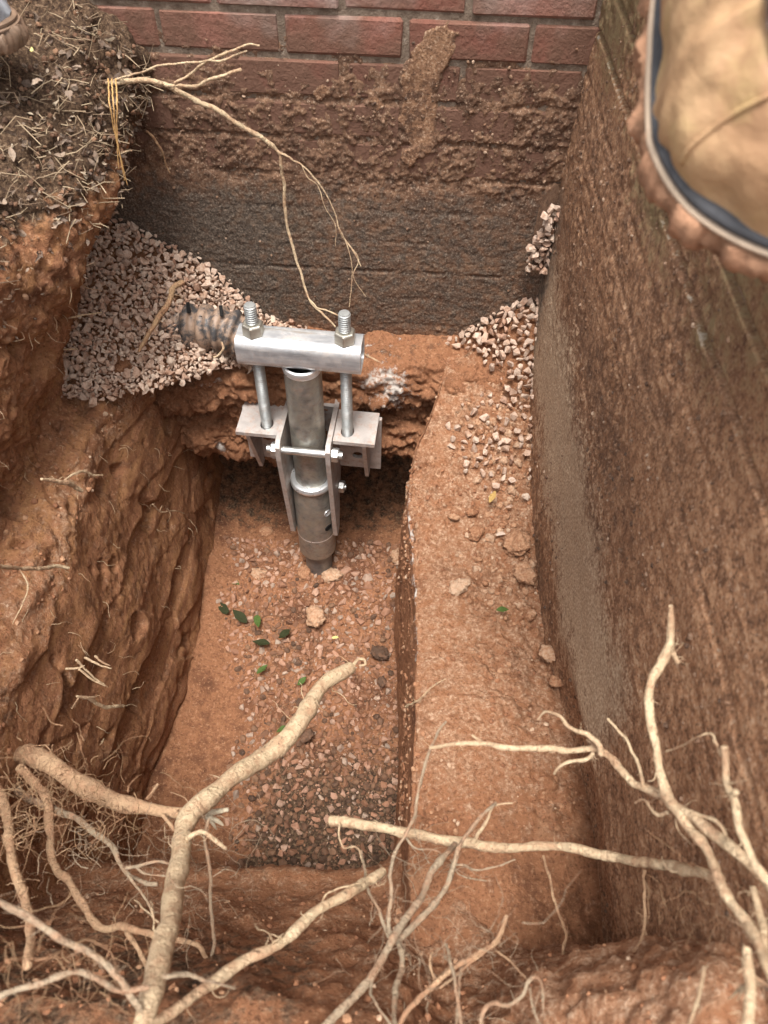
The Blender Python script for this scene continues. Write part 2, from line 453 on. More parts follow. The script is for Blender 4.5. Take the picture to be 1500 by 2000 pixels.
def cr(P, n):
    """Catmull-Rom resampling along axis 0 to n points, spread by mean chord length."""
    P = np.asarray(P, float)
    k = len(P)
    ch = np.linalg.norm(np.diff(P[..., :3], axis=0), axis=-1)
    while ch.ndim > 1: ch = ch.mean(-1)
    s = np.concatenate([[0], np.cumsum(np.minimum(ch, 0.6) + 1e-6)]); s /= s[-1]
    t = np.linspace(0, 1, n)
    i = np.clip(np.searchsorted(s, t, side='right') - 1, 0, k - 2)
    f = ((t - s[i]) / (s[i + 1] - s[i])).reshape((-1,) + (1,) * (P.ndim - 1))
    p0, p1, p2, p3 = P[np.maximum(i - 1, 0)], P[i], P[i + 1], P[np.minimum(i + 2, k - 1)]
    return 0.5 * (2 * p1 + (p2 - p0) * f + (2 * p0 - 5 * p1 + 4 * p2 - p3) * f * f + (3 * p1 - p0 - 3 * p2 + p3) * f ** 3)
def patch(ctrl, n, m_):
    A = cr(np.asarray(ctrl, float), n)
    return np.swapaxes(cr(np.swapaxes(A, 0, 1), m_), 0, 1)

def box_bm(bm, x0, x1, y0, y1, z0, z1):
    vs = [bm.verts.new((x, y, z)) for x in (x0, x1) for y in (y0, y1) for z in (z0, z1)]
    for f in ((0, 1, 3, 2), (4, 6, 7, 5), (0, 4, 5, 1), (2, 3, 7, 6), (0, 2, 6, 4), (1, 5, 7, 3)):
        bm.faces.new([vs[i] for i in f])
def bm_obj(name, bm, mat, parent=None, bevel=0, seg=1, smooth=False):
    if bevel: bmesh.ops.bevel(bm, geom=bm.edges[:], offset=bevel, segments=seg, profile=0.6, affect='EDGES')
    bmesh.ops.recalc_face_normals(bm, faces=bm.faces[:])
    me = bpy.data.meshes.new(name); bm.to_mesh(me); bm.free()
    if smooth:
        for p in me.polygons: p.use_smooth = True
    return link(name, me, mat, parent)
def lathe(name, prof, mat, parent, seg=40, axis='Z', loc=(0, 0, 0), smooth=True, sharp=None):
    prof = np.asarray(prof, float)
    a = np.linspace(0, 2 * math.pi, seg, endpoint=False)
    V = np.stack([np.outer(prof[:, 0], np.cos(a)), np.outer(prof[:, 0], np.sin(a)), np.repeat(prof[:, 1][:, None], seg, 1)], -1)
    i, j = np.meshgrid(np.arange(len(prof) - 1), np.arange(seg), indexing='ij')
    j2 = (j + 1) % seg
    q = np.stack([i * seg + j, i * seg + j2, (i + 1) * seg + j2, (i + 1) * seg + j], -1).reshape(-1, 4)
    V = V.reshape(-1, 3)
    if axis == 'X': V = V[:, [2, 1, 0]] * np.array((1, -1, 1))
    if axis == 'Y': V = V[:, [0, 2, 1]] * np.array((1, 1, -1))
    me = np_mesh(name, V, q, smooth)
    if smooth: me.set_sharp_from_angle(angle=math.radians(40))
    o = link(name, me, mat, parent)
    o.location = loc
    return o

# convex-hull stones: crushed, angular, ~20-36 faces, shared by every copy
def stone_mesh(name, k, flat=(1, 0.8, 0.62), rnd=0.25, n=14, mat=None, smooth=False):
    r = np.random.default_rng(k)
    p = r.normal(size=(n, 3)); p /= np.linalg.norm(p, axis=1)[:, None]
    p = (p * (1 + r.uniform(-rnd, rnd, (n, 1)))) * np.array(flat) * 0.5
    bm = bmesh.new()
    for q in p: bm.verts.new(q)
    bmesh.ops.convex_hull(bm, input=bm.verts[:])
    bmesh.ops.delete(bm, geom=[v for v in bm.verts if not v.link_faces], context='VERTS')
    bmesh.ops.triangulate(bm, faces=bm.faces[:])
    bmesh.ops.recalc_face_normals(bm, faces=bm.faces[:])
    me = bpy.data.meshes.new(name); bm.to_mesh(me); bm.free()
    if mat: me.materials.append(mat)
    if smooth:
        for f in me.polygons: f.use_smooth = True
    return me
def arrays(me):
    V = np.empty(len(me.vertices) * 3, np.float32); me.vertices.foreach_get('co', V)
    T = np.empty(len(me.loops), np.int32); me.loops.foreach_get('vertex_index', T)
    return V.reshape(-1, 3), T.reshape(-1, 3)
GR = [stone_mesh('stone', 100 + k, (1, r_, s_)) for k, (r_, s_) in enumerate([(0.8, 0.6), (0.7, 0.55), (0.95, 0.7), (0.6, 0.45), (0.85, 0.5), (0.75, 0.75), (0.55, 0.5), (0.9, 0.62)] * 2)]
def clod_mesh(name, k, sub, amp=.30, rough=.10, flat=(1, .88, .72)):
    bm = bmesh.new()
    bmesh.ops.create_icosphere(bm, subdivisions=sub, radius=.5)
    P_ = np.array([v.co[:] for v in bm.verts])
    dd = 1 + amp * fbm(P_, 2.4, 2, seed=k * 3.1) + rough * billow(P_, 5, 3, .6, seed=k * 1.7)
    P_ = P_ * dd[:, None] * np.array(flat)
    for v, q in zip(bm.verts, P_): v.co = q
    me = bpy.data.meshes.new(name); bm.to_mesh(me); bm.free()
    for f in me.polygons: f.use_smooth = sub > 2
    return me
CL = [clod_mesh('clod', 300 + k, 1, .45, .25) for k in range(8)]
CLBIG = [clod_mesh('clod', 400 + k, 4, .50, .28) for k in range(8)]
for _me in GR: _me.materials.append(M_grav)
GRF = []
for _me in GR:
    c_ = _me.copy(); c_.materials.clear(); c_.materials.append(M_floorgrav); GRF.append(c_)
CLO = []
for _me in CLBIG:
    c_ = _me.copy(); c_.materials.append(M_clodbig); CLO.append(c_)
def rotm(n):
    q = RNG.normal(size=(n, 4)); q /= np.linalg.norm(q, axis=1)[:, None]
    w, x, y, z = q.T
    return np.stack([1 - 2 * (y * y + z * z), 2 * (x * y - z * w), 2 * (x * z + y * w), 2 * (x * y + z * w), 1 - 2 * (x * x + z * z), 2 * (y * z - x * w), 2 * (x * z - y * w), 2 * (y * z + x * w), 1 - 2 * (x * x + y * y)], 1).reshape(n, 3, 3)
def scatter_stuff(name, meshes, P, sizes, mat, smooth=False):
    Vs, Fs, off = [], [], 0
    R = rotm(len(P))
    src = [arrays(me) for me in meshes]
    for i in range(len(P)):
        v, t = src[i % len(src)]
        Vs.append((v * sizes[i]) @ R[i].T + P[i]); Fs.append(t + off); off += len(v)
    o = link(name, np_mesh(name, np.concatenate(Vs), np.concatenate(Fs), smooth), mat)
    return o
def place_stones(name, meshes, P, sizes, label, cat, group):
    for i in range(len(P)):
        o = bpy.data.objects.new(name, meshes[i % len(meshes)])
        COL.objects.link(o)
        o.location = P[i]; o.scale = (sizes[i],) * 3
        o.rotation_euler = RNG.uniform(0, 6.28, 3)
        tag(o, label, cat, group)

# ------------------------------------------------------------------ THE SETTING
WALLX = 0.321
def wallY(x): return 1.375 - 0.03 * x

# --- left bank of cut clay: lip, undercut face, shelf, layered lower face
ST = [1.46, 1.34, 1.22, 1.10, 0.98, 0.85, 0.72, 0.58, 0.44, 0.30, 0.12, -0.4]
PR = {
 1.46: [(-3, 1.33), (-.95, 1.33), (-.62, 1.33), (-.45, 1.28), (-.43, 1.17), (-.56, 1.06), (-.63, .86), (-.62, .72), (-.52, .64), (-.49, .42), (-.48, .15), (-.46, -.04)],
 1.34: [(-3, 1.33), (-.95, 1.33), (-.62, 1.33), (-.46, 1.27), (-.44, 1.16), (-.57, 1.06), (-.63, .86), (-.62, .71), (-.52, .64), (-.49, .42), (-.48, .15), (-.46, -.04)],
 1.22: [(-3, 1.31), (-.95, 1.31), (-.60, 1.29), (-.48, 1.22), (-.455, 1.12), (-.54, 1.02), (-.61, .86), (-.62, .72), (-.52, .65), (-.49, .42), (-.48, .15), (-.46, -.04)],
 1.10: [(-3, 1.29), (-.95, 1.29), (-.61, 1.26), (-.50, 1.17), (-.475, 1.09), (-.545, .98), (-.61, .83), (-.62, .73), (-.525, .665), (-.495, .42), (-.48, .15), (-.46, -.04)],
 .98: [(-3, 1.27), (-.95, 1.27), (-.65, 1.22), (-.55, 1.13), (-.54, 1.03), (-.58, .93), (-.62, .81), (-.625, .735), (-.53, .67), (-.50, .42), (-.48, .15), (-.455, -.04)],
 .85: [(-3, 1.25), (-.95, 1.25), (-.68, 1.20), (-.61, 1.10), (-.60, 1.00), (-.61, .90), (-.63, .80), (-.63, .74), (-.535, .66), (-.50, .42), (-.485, .15), (-.46, -.04)],
 .72: [(-3, 1.25), (-.95, 1.25), (-.72, 1.20), (-.66, 1.10), (-.64, 1.00), (-.64, .90), (-.65, .80), (-.64, .73), (-.535, .65), (-.505, .42), (-.495, .15), (-.475, -.04)],
 .58: [(-3, 1.25), (-.95, 1.25), (-.74, 1.20), (-.68, 1.10), (-.66, 1.00), (-.66, .90), (-.66, .80), (-.65, .72), (-.54, .64), (-.515, .42), (-.51, .15), (-.49, -.04)],
 .44: [(-3, 1.25), (-.95, 1.25), (-.72, 1.20), (-.66, 1.10), (-.64, 1.00), (-.64, .90), (-.65, .80), (-.63, .71), (-.54, .62), (-.52, .42), (-.515, .15), (-.495, -.04)],
 .30: [(-3, 1.25), (-.95, 1.25), (-.66, 1.20), (-.60, 1.10), (-.58, 1.00), (-.59, .90), (-.62, .80), (-.60, .70), (-.54, .60), (-.52, .40), (-.51, .15), (-.49, -.04)],
 .12: [(-3, 1.25), (-.95, 1.25), (-.60, 1.20), (-.52, 1.10), (-.48, 1.00), (-.49, .90), (-.52, .80), (-.52, .68), (-.50, .55), (-.48, .38), (-.47, .15), (-.45, -.04)],
 -.4: [(-3, 1.25), (-.95, 1.25), (-.60, 1.22), (-.45, 1.15), (-.40, 1.00), (-.40, .90), (-.42, .80), (-.42, .68), (-.40, .55), (-.40, .38), (-.40, .15), (-.40, -.04)]}
ctrl = np.array([[(x, y, z) for x, z in PR[y]] for y in ST])
lean = sstep(1.25, 1.0, ctrl[:, :1, 1]) * sstep(.1, .35, ctrl[:, :1, 1])          # the cut face leans back along the middle of the pit
ctrl[:, 8:9, 0] -= .040 * lean; ctrl[:, 9:10, 0] -= .022 * lean; ctrl[:, 7:8, 0] -= .02 * lean
NB = (560, 520)
V = patch(ctrl, *NB)
N = -grid_normals(V)
if N[..., 0].mean() < 0: N = -N
X, Y, Z = V[..., 0], V[..., 1], V[..., 2]
low = sstep(0.68, 0.60, Z)
# layers of the cut: an uneven saw-tooth across the height, wandering along the face
ph = Z * 5.0 + 0.35 * fbm(V, 2.6, 3, seed=4) + Y * 0.9
saw = (ph - np.floor(ph))
d = low * (0.011 * (1 - saw) * sstep(0.0, 0.06, saw) - 0.010) * (0.5 + 0.9 * sstep(-0.3, 0.3, fbm(V, 5, 2, seed=9)))
d = d + 0.024 * fbm(V, 9, 3, seed=1) * (1 - 0.45 * low)
rough = 0.3 + 0.9 * sstep(-0.2, 0.3, fbm(V, 4, 2, seed=31))
d = d + (1 - low) * 0.020 * billow(V, 13, 5, 0.6, seed=3)
Vw = V + .010 * np.stack([fbm(V, 18, 3, seed=k) for k in (61, 62, 63)], -1)
d = d + low * .011 * (cells(Vw * np.array((3, 3.2, 9.0)) + np.stack([0 * Y, 0 * Y, Y * 2.2], -1)) - .5)
d = d + low * (0.002 + .007 * sstep(.05, .4, fbm(V, 5, 2, seed=44))) * billow(V, 19, 4, 0.65, stretch=(1, 0.7, .5), seed=8)
d = d + 0.0080 * fbm(V, 62, 4, gain=0.8, seed=6) * rough * (1 - .35 * low)
d = d - 0.022 * sstep(0.26, 0.45, fbm(V, 13, 2, seed=15))
top = sstep(1.08, 1.2, Z)
d = np.where(X < -0.9, d * 0.5, d)
V = V + N * d[..., None]
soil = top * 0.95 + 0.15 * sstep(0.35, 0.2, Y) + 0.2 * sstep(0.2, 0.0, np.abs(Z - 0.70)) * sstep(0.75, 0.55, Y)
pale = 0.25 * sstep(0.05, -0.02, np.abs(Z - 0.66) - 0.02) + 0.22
lime = np.zeros_like(soil)
bank_V, bank_N = V, N
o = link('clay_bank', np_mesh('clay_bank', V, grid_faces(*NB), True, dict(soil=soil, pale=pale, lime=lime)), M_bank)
tag(o, kind='structure')

# --- pit floor
nx, ny = 300, 440
gx, gy = np.linspace(-0.62, 0.16, nx), np.linspace(0.16, 1.62, ny)
V = np.zeros((nx, ny, 3)); V[..., 0], V[..., 1] = gx[:, None], gy[None, :]
X, Y = V[..., 0], V[..., 1]
V[..., 2] = 0.05 * sstep(-0.36, -0.56, X) + 0.012 * fbm(V, 6, 3) + 0.006 * fbm(V, 30, 3) + 0.0035 * fbm(V, 90, 3, 0.6) + 0.03 * sstep(0.95, 1.12, Y) + 0.05 * sstep(1.3, 1.6, Y)
f1, c1 = worley(V, 0.03)
gmask = sstep(-0.36, -0.26, X + 0.10 * fbm(V, 5, 2, seed=8) + 0.10 * sstep(0.85, 1.05, Y) - 0.02 * sstep(0.7, 0.4, Y))
V[..., 2] += gmask * 0.006 * (0.6 - f1)
def floor_z(x, y):
    i = np.clip(((x + 0.62) / 0.78 * 299).astype(int), 0, 299)
    j = np.clip(((y - 0.16) / 1.46 * 439).astype(int), 0, 439)
    return FV[i, j, 2], gmask[i, j]
FV = V
soil = gmask * (0.30 + 0.62 * sstep(0.75, 0.45, Y)) * sstep(1.3, 1.0, Y) + 0.5 * sstep(1.2, 1.35, Y)  # near end: dark soil plus painted shade; under the footing: painted shade
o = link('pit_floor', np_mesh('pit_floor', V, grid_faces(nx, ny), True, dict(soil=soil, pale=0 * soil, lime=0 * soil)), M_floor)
tag(o, kind='structure')

# --- soil at the back of the hollow under the footing
V = patch([[(x, 1.60 + 0.02 * math.sin(x * 9), -0.1), (x, 1.58, 0.15), (x, 1.56, 0.42)] for x in (-.75, -.4, -.1, .2)], 160, 60)
N = grid_normals(V); V = V + N * (0.02 * fbm(V, 10, 4))[..., None]
z0 = np.zeros(V.shape[:2])
tag(link('soil_under_footing', np_mesh('soil_under_footing', V, grid_faces(160, 60), True, dict(soil=z0, pale=z0, lime=z0)), M_clay), kind='structure')

# --- clay ledge along the right wall: top, cut left face
LY = [1.40, 1.28, 1.18, 1.08, 0.98, 0.85, 0.70, 0.55, 0.40, 0.28, 0.16]
LE = [0.145, 0.125, 0.095, 0.058, 0.052, 0.062, 0.068, 0.066, 0.060, 0.055, 0.06]     # X of the left edge
LZ = [0.655, 0.645, 0.615, 0.575, 0.535, 0.515, 0.52, 0.535, 0.55, 0.555, 0.56]
LR = [0.66, 0.645, 0.61, 0.565, 0.53, 0.51, 0.50, 0.50, 0.50, 0.49, 0.47]
ctrl = []
for y, e, z, zr in zip(LY, LE, LZ, LR):
    wr = WALLX + (0.03 + 0.04 * float(sstep(0.8, 0.3, y)))
    ctrl.append([(e + 0.03, y, -0.05), (e - 0.012, y, 0.0), (e - 0.010, y, z * 0.5), (e - 0.002, y, z - 0.03), (e + 0.010, y, z), (e + 0.06, y, z + 0.006), (e + 0.14, y, z - 0.003), ((e + wr) / 2 + 0.06, y, (z + zr) / 2), (wr - 0.02, y, zr), (wr + 0.05, y, zr + 0.01)])
NL = (470, 300)
V = patch(ctrl, *NL)
N = grid_normals(V)
if N[:, 150, 2].mean() < 0: N = -N
X, Y, Z = V[..., 0], V[..., 1], V[..., 2]
face = sstep(0.5, 0.1, N[..., 2])
f2, c2 = worley(V, 0.015)
lump = sstep(-0.1, 0.35, fbm(V, 7, 3, seed=12) + 0.35 * sstep(0.13, 0.2, X) * sstep(0.7, 0.9, Y))
d = 0.012 * fbm(V, 8, 3) * (1 - 0.7 * face) + (1 - face) * lump * (0.022 * billow(V, 16, 4, .6) + 0.008 * (0.5 - f2)) + 0.0065 * fbm(V, 62, 4, 0.75) * (1 - .5 * face)
d = d + face * (0.004 * ridged(V, 40, 2, stretch=(1, 0.15, 1)) + 0.003 * fbm(V, 14, 3))
V = V + N * d[..., None]
lip = np.exp(-((np.arange(NL[1])[None, :] - np.argmax(N[..., 2] > 0.55, axis=1)[:, None] + 2) / 3.2) ** 2)
lime = lip * sstep(0.5, 0.72, Y) * sstep(1.08, 1.0, Y) * 0.72
pale = (1 - face) * (0.40 * sstep(0.25, 0.5, Y) + 0.16)
soil = 0.18 * sstep(1.0, 1.2, Y) * (1 - face) + 0 * pale
LEDGE = V
o = link('clay_ledge', np_mesh('clay_ledge', V, grid_faces(*NL), True, dict(soil=soil, pale=pale, lime=lime)), M_clay)
tag(o, kind='structure')

# --- near bank below the camera
NX_ = [-0.9, -0.6, -0.42, -0.2, 0.0, 0.10, 0.18, 0.26, 0.36, 0.6]
nb = {
 'a': [(-2.5, 1.26), (-.5, 1.24), (-.12, 1.10), (.04, .96), (.11, .80), (.19, .57), (.27, .40), (.325, .33), (.345, .15), (.345, -.05)],
 'b': [(-2.5, 1.26), (-.5, 1.22), (-.14, 1.04), (.02, .86), (.08, .74), (.16, .585), (.26, .54), (.36, .515), (.40, .46), (.40, .2)],
 'b2': [(-2.5, 1.26), (-.5, 1.24), (-.12, 1.10), (.03, .98), (.09, .92), (.135, .70), (.19, .56), (.28, .51), (.33, .46), (.33, .2)],
 'c': [(-2.5, 1.26), (-.5, 1.25), (-.12, 1.17), (.03, 1.09), (.095, 1.05), (.135, .88), (.17, .56), (.22, .49), (.26, .46), (.26, .2)],
 'd': [(-2.5, 1.26), (-.5, 1.26), (-.12, 1.19), (.03, 1.11), (.10, 1.07), (.14, .92), (.165, .58), (.20, .46), (.24, .40), (.24, .2)]}
sel = ['a', 'a', 'a', 'a', 'a', 'b', 'b2', 'c', 'd', 'd']
ctrl = [[(x, y, z) for y, z in nb[k]] for x, k in zip(NX_, sel)]
NN = (330, 300)
V = patch(ctrl, *NN)
N = grid_normals(V)
if N[..., 2].mean() < 0: N = -N
d = 0.024 * fbm(V, 7, 4, seed=2) + 0.012 * billow(V, 13, 4, .6) * sstep(0.35, 0.6, V[..., 2]) + 0.008 * fbm(V, 45, 3, 0.7)
V = V + N * d[..., None]
X, Y, Z = V[..., 0], V[..., 1], V[..., 2]
soil = 0.36 * sstep(0.02, -0.1, X) * sstep(0.45, 0.75, Z) + 0.14 * sstep(0.0, -0.3, X)
pale = 0.42 + 0.16 * sstep(0.08, 0.2, X)
o = link('near_bank', np_mesh('near_bank', V, grid_faces(*NN), True, dict(soil=soil, pale=pale, lime=0 * soil)), M_clay)
tag(o, kind='structure')
NEAR = V

# --- concrete footing caked in clay (thing)
ctrl = []
for x in (-.80, -.55, -.42, -.30, -.18, -.05, .05, .12, .18, .45):
    q = 0.012 * math.sin(x * 21) ; r_ = 0.02 * math.sin(x * 13 + 1)
    e = 0.05 * float(sstep(.05, .2, x))
    ctrl.append([(x, 1.50, .70), (x, 1.40, .675), (x, 1.335, .665), (x, 1.275 + q, .645), (x, 1.245 + q, .585), (x, 1.262 + r_, .50), (x, 1.250 + q, .42 - e), (x, 1.275 + r_, .362 - e), (x, 1.34, .345 - e), (x, 1.60, .36 - e)])
NF = (430, 260)
V = patch(ctrl, *NF) + np.array((0, -.005, 0)); N = -grid_normals(V)
if N[:, 130, 1].mean() > 0: N = -N
d = 0.030 * fbm(V, 9, 4, seed=5) + 0.046 * billow(V, 10, 5, .6, stretch=(.8, 1, 1.6), seed=2) * (1 - .75 * sstep(.63, .665, V[..., 2])) + 0.008 * fbm(V, 70, 4, .75)
V = V + N * d[..., None]
X, Y, Z = V[..., 0], V[..., 1], V[..., 2]
def blob(cx, cz, rx, rz): return np.exp(-(((X - cx) / rx) ** 2 + ((Z - cz) / rz) ** 2))
lime = 0.72 * blob(0.02, .585, .055, .065) + 0.62 * blob(-.03, .635, .07, .03) + 0.85 * blob(-.40, .40, .018, .028) + .5 * blob(-.38, .62, .05, .018) + .65 * blob(-.08, .53, .03, .03) + .4 * blob(.06, .45, .02, .02)
ft = empty('concrete_footing', (0, 1.35, 0.35))
tag(ft, 'clay-caked concrete footing with white lime patches, undercut below the brick wall', 'footing')
o = link('footing_block', np_mesh('footing_block', V - np.array((0, 1.35, .35)), grid_faces(*NF), True, dict(soil=0.25 * sstep(.64, .68, Z), pale=0.12 + 0 * Z, lime=lime)), M_clay, ft)

# ------------------------------------------------------------------ BRICK WALLS
CH, BL, J = 0.0677, 0.2032 + 0.0, 0.010
Z_TOPJ = 1.306                                             # bed joint near the top edge of the photograph
BH, BW = CH - J, BL - J
def brick_mesh(k, l=None):
    bm = bmesh.new()
    box_bm(bm, -(l or BW) / 2, (l or BW) / 2, -0.045, 0.045, -BH / 2, BH / 2)
    bmesh.ops.bevel(bm, geom=bm.edges[:], offset=0.0035, segments=1, affect='EDGES')
    r = random.Random(k)
    for v in bm.verts: v.co += Vector((r.uniform(-.0016, .0016), r.uniform(-.0012, .0012), r.uniform(-.0016, .0016)))
    bmesh.ops.recalc_face_normals(bm, faces=bm.faces[:])
    me = bpy.data.meshes.new('brick'); bm.to_mesh(me); bm.free()
    me.materials.append(M_brick)
    return me
BM = [brick_mesh(k) for k in range(5)]
BHALF = brick_mesh(9, 0.092)
RB = random.Random(3)

bw = empty('brick_wall', (0, 1.375, 0.66), (0, 0, -0.03))
tag(bw, 'red brick house wall smeared with mud above a dark block base, behind the pit', 'wall')
# in the wall's own axes: x along the wall, y=0 is the brick face, z from the wall's base
bm = bmesh.new(); box_bm(bm, -1.6, 1.3, 0.0036, 0.20, 1.03 - .66, 2.9 - .66)
bm_obj('mortar', bm, M_mortar, bw)
def course(parent, zc, x0, x1, phase, sx=1):
    x = x0 + phase
    while x < x1:
        o = link('brick', RB.choice(BM), None, parent)
        o.location = (x + RB.uniform(-.001, .001), 0.045 + RB.uniform(-.0015, .0015), zc)
        o.rotation_euler = (0, RB.choice((0, math.pi)), RB.uniform(-.006, .006))
        x += BL
# joint positions measured in the photograph: course below the top joint has joints at 305, 548, 787, 1027
for k in range(-2, 4):
    zc = Z_TOPJ - CH * (k + 0.5) - .66
    xj = at_y(548, 60, 1.37)[0] if k % 2 == 0 else at_y(668, 140, 1.37)[0]
    ph = ((xj + BL / 2 + 1.5) % BL)
    course(bw, zc, -1.5, 0.34 + .10, ph)
# the part above the photograph: the same wall goes on, too far out of frame to need single bricks
bm = bmesh.new(); box_bm(bm, -1.6, 1.3, 0.0015, 0.19, Z_TOPJ + 2 * CH + .004 - .66, 3.0 - .66)
bm_obj('upper_brickwork', bm, M_brick, bw)

# mud and parging on the back wall: a sheet whose thickness follows the smears (negative = inside the bricks)
nx, nz = 520, 330
gx, gz = np.linspace(-0.80, 0.36, nx), np.linspace(0.60, 1.36, nz)
P = np.zeros((nx, nz, 3)); P[..., 0], P[..., 2] = gx[:, None], gz[None, :]
Xw, Zw = P[..., 0], P[..., 2]
def wpix(px, py):
    p = at_y(px, py, 1.372); return p[0], p[2]
cov = 0.0085 * sstep(1.30, 1.15, Zw + 0.08 * fbm(P, 6, 3, seed=3)) - 0.0080
th = cov + 0.013 * fbm(P, 26, 5, 0.7, seed=4) + 0.006 * sstep(1.25, 1.1, Zw) * fbm(P, 70, 3, .75) + 0.0006 - 0.004 * sstep(0.006, 0.003, np.abs(((Z_TOPJ - Zw) / CH + .5) % 1 - .5) * CH) * sstep(-.2, .2, fbm(P, 7, 2, seed=61))
def smear(pts, r, t):
    """a flat trowelled smear along a line of pixels"""
    global th, clay
    Q = np.array([wpix(*p) for p in pts])
    dd = np.full(Xw.shape, 9.0)
    for a, b in zip(Q[:-1], Q[1:]):
        ab = b - a; L = (ab ** 2).sum()
        u = np.clip(((Xw - a[0]) * ab[0] + (Zw - a[1]) * ab[1]) / L, 0, 1)
        dd = np.minimum(dd, np.hypot(Xw - a[0] - u * ab[0], Zw - a[1] - u * ab[1]))
    mk = sstep(r, r * 0.72, dd + 0.022 * fbm(P, 26, 4, .65, seed=13))
    th = np.where(mk > 0.02, th * (1 - mk) + mk * (t * .75 + 0.0012 * fbm(P, 40, 3, stretch=(2, 1, .4), seed=8)), th)
    clay = np.maximum(clay, mk * .5)
clay = 0.28 * sstep(1.13, 1.0, Zw) * sstep(0.98, 1.05, Zw) + 0 * Zw
smear([(862, 80), (832, 130), (818, 150)], 0.036, 0.0045)
smear([(815, 190), (820, 255)], 0.036, 0.003)
smear([(800, 310), (803, 306)], 0.018, 0.007)
smear([(836, 285), (840, 278)], 0.012, 0.005)
smear([(628, 180), (622, 190)], 0.012, 0.004)
smear([(742, 205), (730, 195)], 0.012, 0.004)
base = sstep(1.06, 1.015, Zw + 0.12 * fbm(P, 6, 4, .6, seed=41) + .02 * sstep(-.2, .1, Xw))
th = th * (1 - 0.75 * base) + base * (0.004 + 0.0022 * fbm(P, 110, 3, .8) + 0.006 * np.maximum(0, fbm(P, 30, 4, .65, seed=19) - .15))
lj = np.minimum(np.abs(Zw - 1.035), np.abs(Zw - 0.83))
th = th - 0.004 * base * sstep(0.005, 0.002, lj) * sstep(-.1, .2, fbm(P, 12, 2, seed=66))
th = np.clip(th, -0.0065, 0.03)
tar = sstep(1.10, .94, Zw + .06 * fbm(P, 6, 3, seed=42)) * (0.58 + 0.25 * sstep(-0.1, -0.35, Xw)) * sstep(0.62, 0.72, Zw)
cem = base * 0.42 * np.exp(-((Xw + 0.27) / 0.17) ** 2 - ((Zw - 0.93) / 0.09) ** 2) * 1.6
z0 = 0 * Zw
V = np.stack([Xw, -th, Zw - .66], -1)
BWO = link('mud_coat', np_mesh('mud_coat', V, grid_faces(nx, nz), True, dict(clay=clay, cement=cem, moss=z0, tar=tar, lime=z0)), M_mud, bw)
bm = bmesh.new(); box_bm(bm, -1.6, 1.3, 0.006, 0.20, -0.05, 1.0295 - .66)
bm_obj('block_base', bm, M_mortar, bw)

# right wall (the side of the brick stoop)
rw = empty('stoop_wall', (WALLX, 0, 0.4))
tag(rw, 'mud-coated brick side wall of the stoop along the right of the pit', 'wall')
bm = bmesh.new(); box_bm(bm, 0.0055, 0.9, -1.6, 1.34, 0.86 - .4, 1.505 - .4)
bm_obj('mortar', bm, M_mortar, rw)
for k in range(-3, 3):
    zc = Z_TOPJ - .006 - CH * (k + 0.5) - .4
    y = -0.35 + (k % 2) * BL / 2
    while y < 1.33:
        o = link('brick', RB.choice(BM), None, rw)
        o.location = (0.045 + RB.uniform(-.001, .001), y, zc)
        o.rotation_euler = (0, 0, math.pi / 2 * RB.choice((1, -1)))
        y += BL
bm = bmesh.new(); box_bm(bm, 0.03, 0.9, -1.6, 1.34, 1.507 - .4, 1.545 - .4)
bm_obj('coping', bm, M_roof, rw, bevel=0.004)
ny, nz = 560, 420
gy, gz = np.linspace(-0.25, 1.372, ny), np.linspace(0.36, 1.505, nz)
P = np.zeros((ny, nz, 3)); P[..., 1], P[..., 2] = gy[:, None], gz[None, :]
Yw, Zw = P[..., 1], P[..., 2]
th = 0.0035 + 0.008 * sstep(1.30, 1.12, Zw + 0.07 * fbm(P, 5, 3, seed=6)) + 0.0055 * fbm(P, 7, 4, .55, seed=7) * sstep(1.38, 1.15, Zw)
zj = np.abs(((Z_TOPJ - .006 - Zw + 0.003 * fbm(P, 9, 2, seed=3)) / CH + .5) % 1 - .5) * CH
jm = sstep(0.0065, 0.0025, zj) * (.25 * sstep(1.05, 1.15, Zw) + .75 * sstep(1.24, 1.28, Zw))
th = th - 0.012 * jm * sstep(-.25, .1, fbm(P, 5, 2, seed=71) + .5 * sstep(1.22, 1.30, Zw))
# horizontal scrape lines, left by the digging, run along the wall
sc_ = fbm(P, 16, 3, stretch=(1, 0.22, 1.6), seed=3)
th = th + 0.0015 * sstep(0.9, 0.5, Yw) * ridged(P, 9, 3, stretch=(1, 0.16, 1.8), seed=5)
f1, c1 = worley(P + np.array((.1, 0, 0)), 0.022)
crumb = sstep(0.5, 0.7, Yw) * sstep(-0.25, 0.2, fbm(P, 6, 3, seed=51)) * sstep(0.70, 0.85, Zw)
th = th + crumb * (0.006 * (0.55 - f1) + 0.004 * billow(P, 34, 4, .7)) + 0.0022 * fbm(P, 95, 3, .85) * sstep(1.36, 1.2, Zw)
cband = np.exp(-((Zw - 0.78 - 0.02 * np.sin(Yw * 7)) / 0.17) ** 2) * sstep(0.25, 0.5, Yw)
th = th * (1 - 0.6 * cband) + 0.004 * cband
low = sstep(0.66, 0.54, Zw - 0.06 * sstep(0.7, 0.3, Yw))
th = th - 0.045 * low * sstep(0.75, 0.35, Yw)
th = np.maximum(th, np.where(Zw > 1.1, -0.005, -0.08))
V = np.stack([-th, Yw, Zw - .4], -1)
z0 = 0 * Zw
moss = 0.85 * sstep(1.17, 1.31, Zw) * sstep(.25, .7, Yw) * (0.55 + 0.45 * sstep(-.2, .3, fbm(P, 4, 2, seed=9)))
limew = 0.50 * np.exp(-((Zw - Z_TOPJ + .013 - .003 * fbm(P, 9, 2, seed=3)) / 0.0032) ** 2) * sstep(.3, .6, Yw)
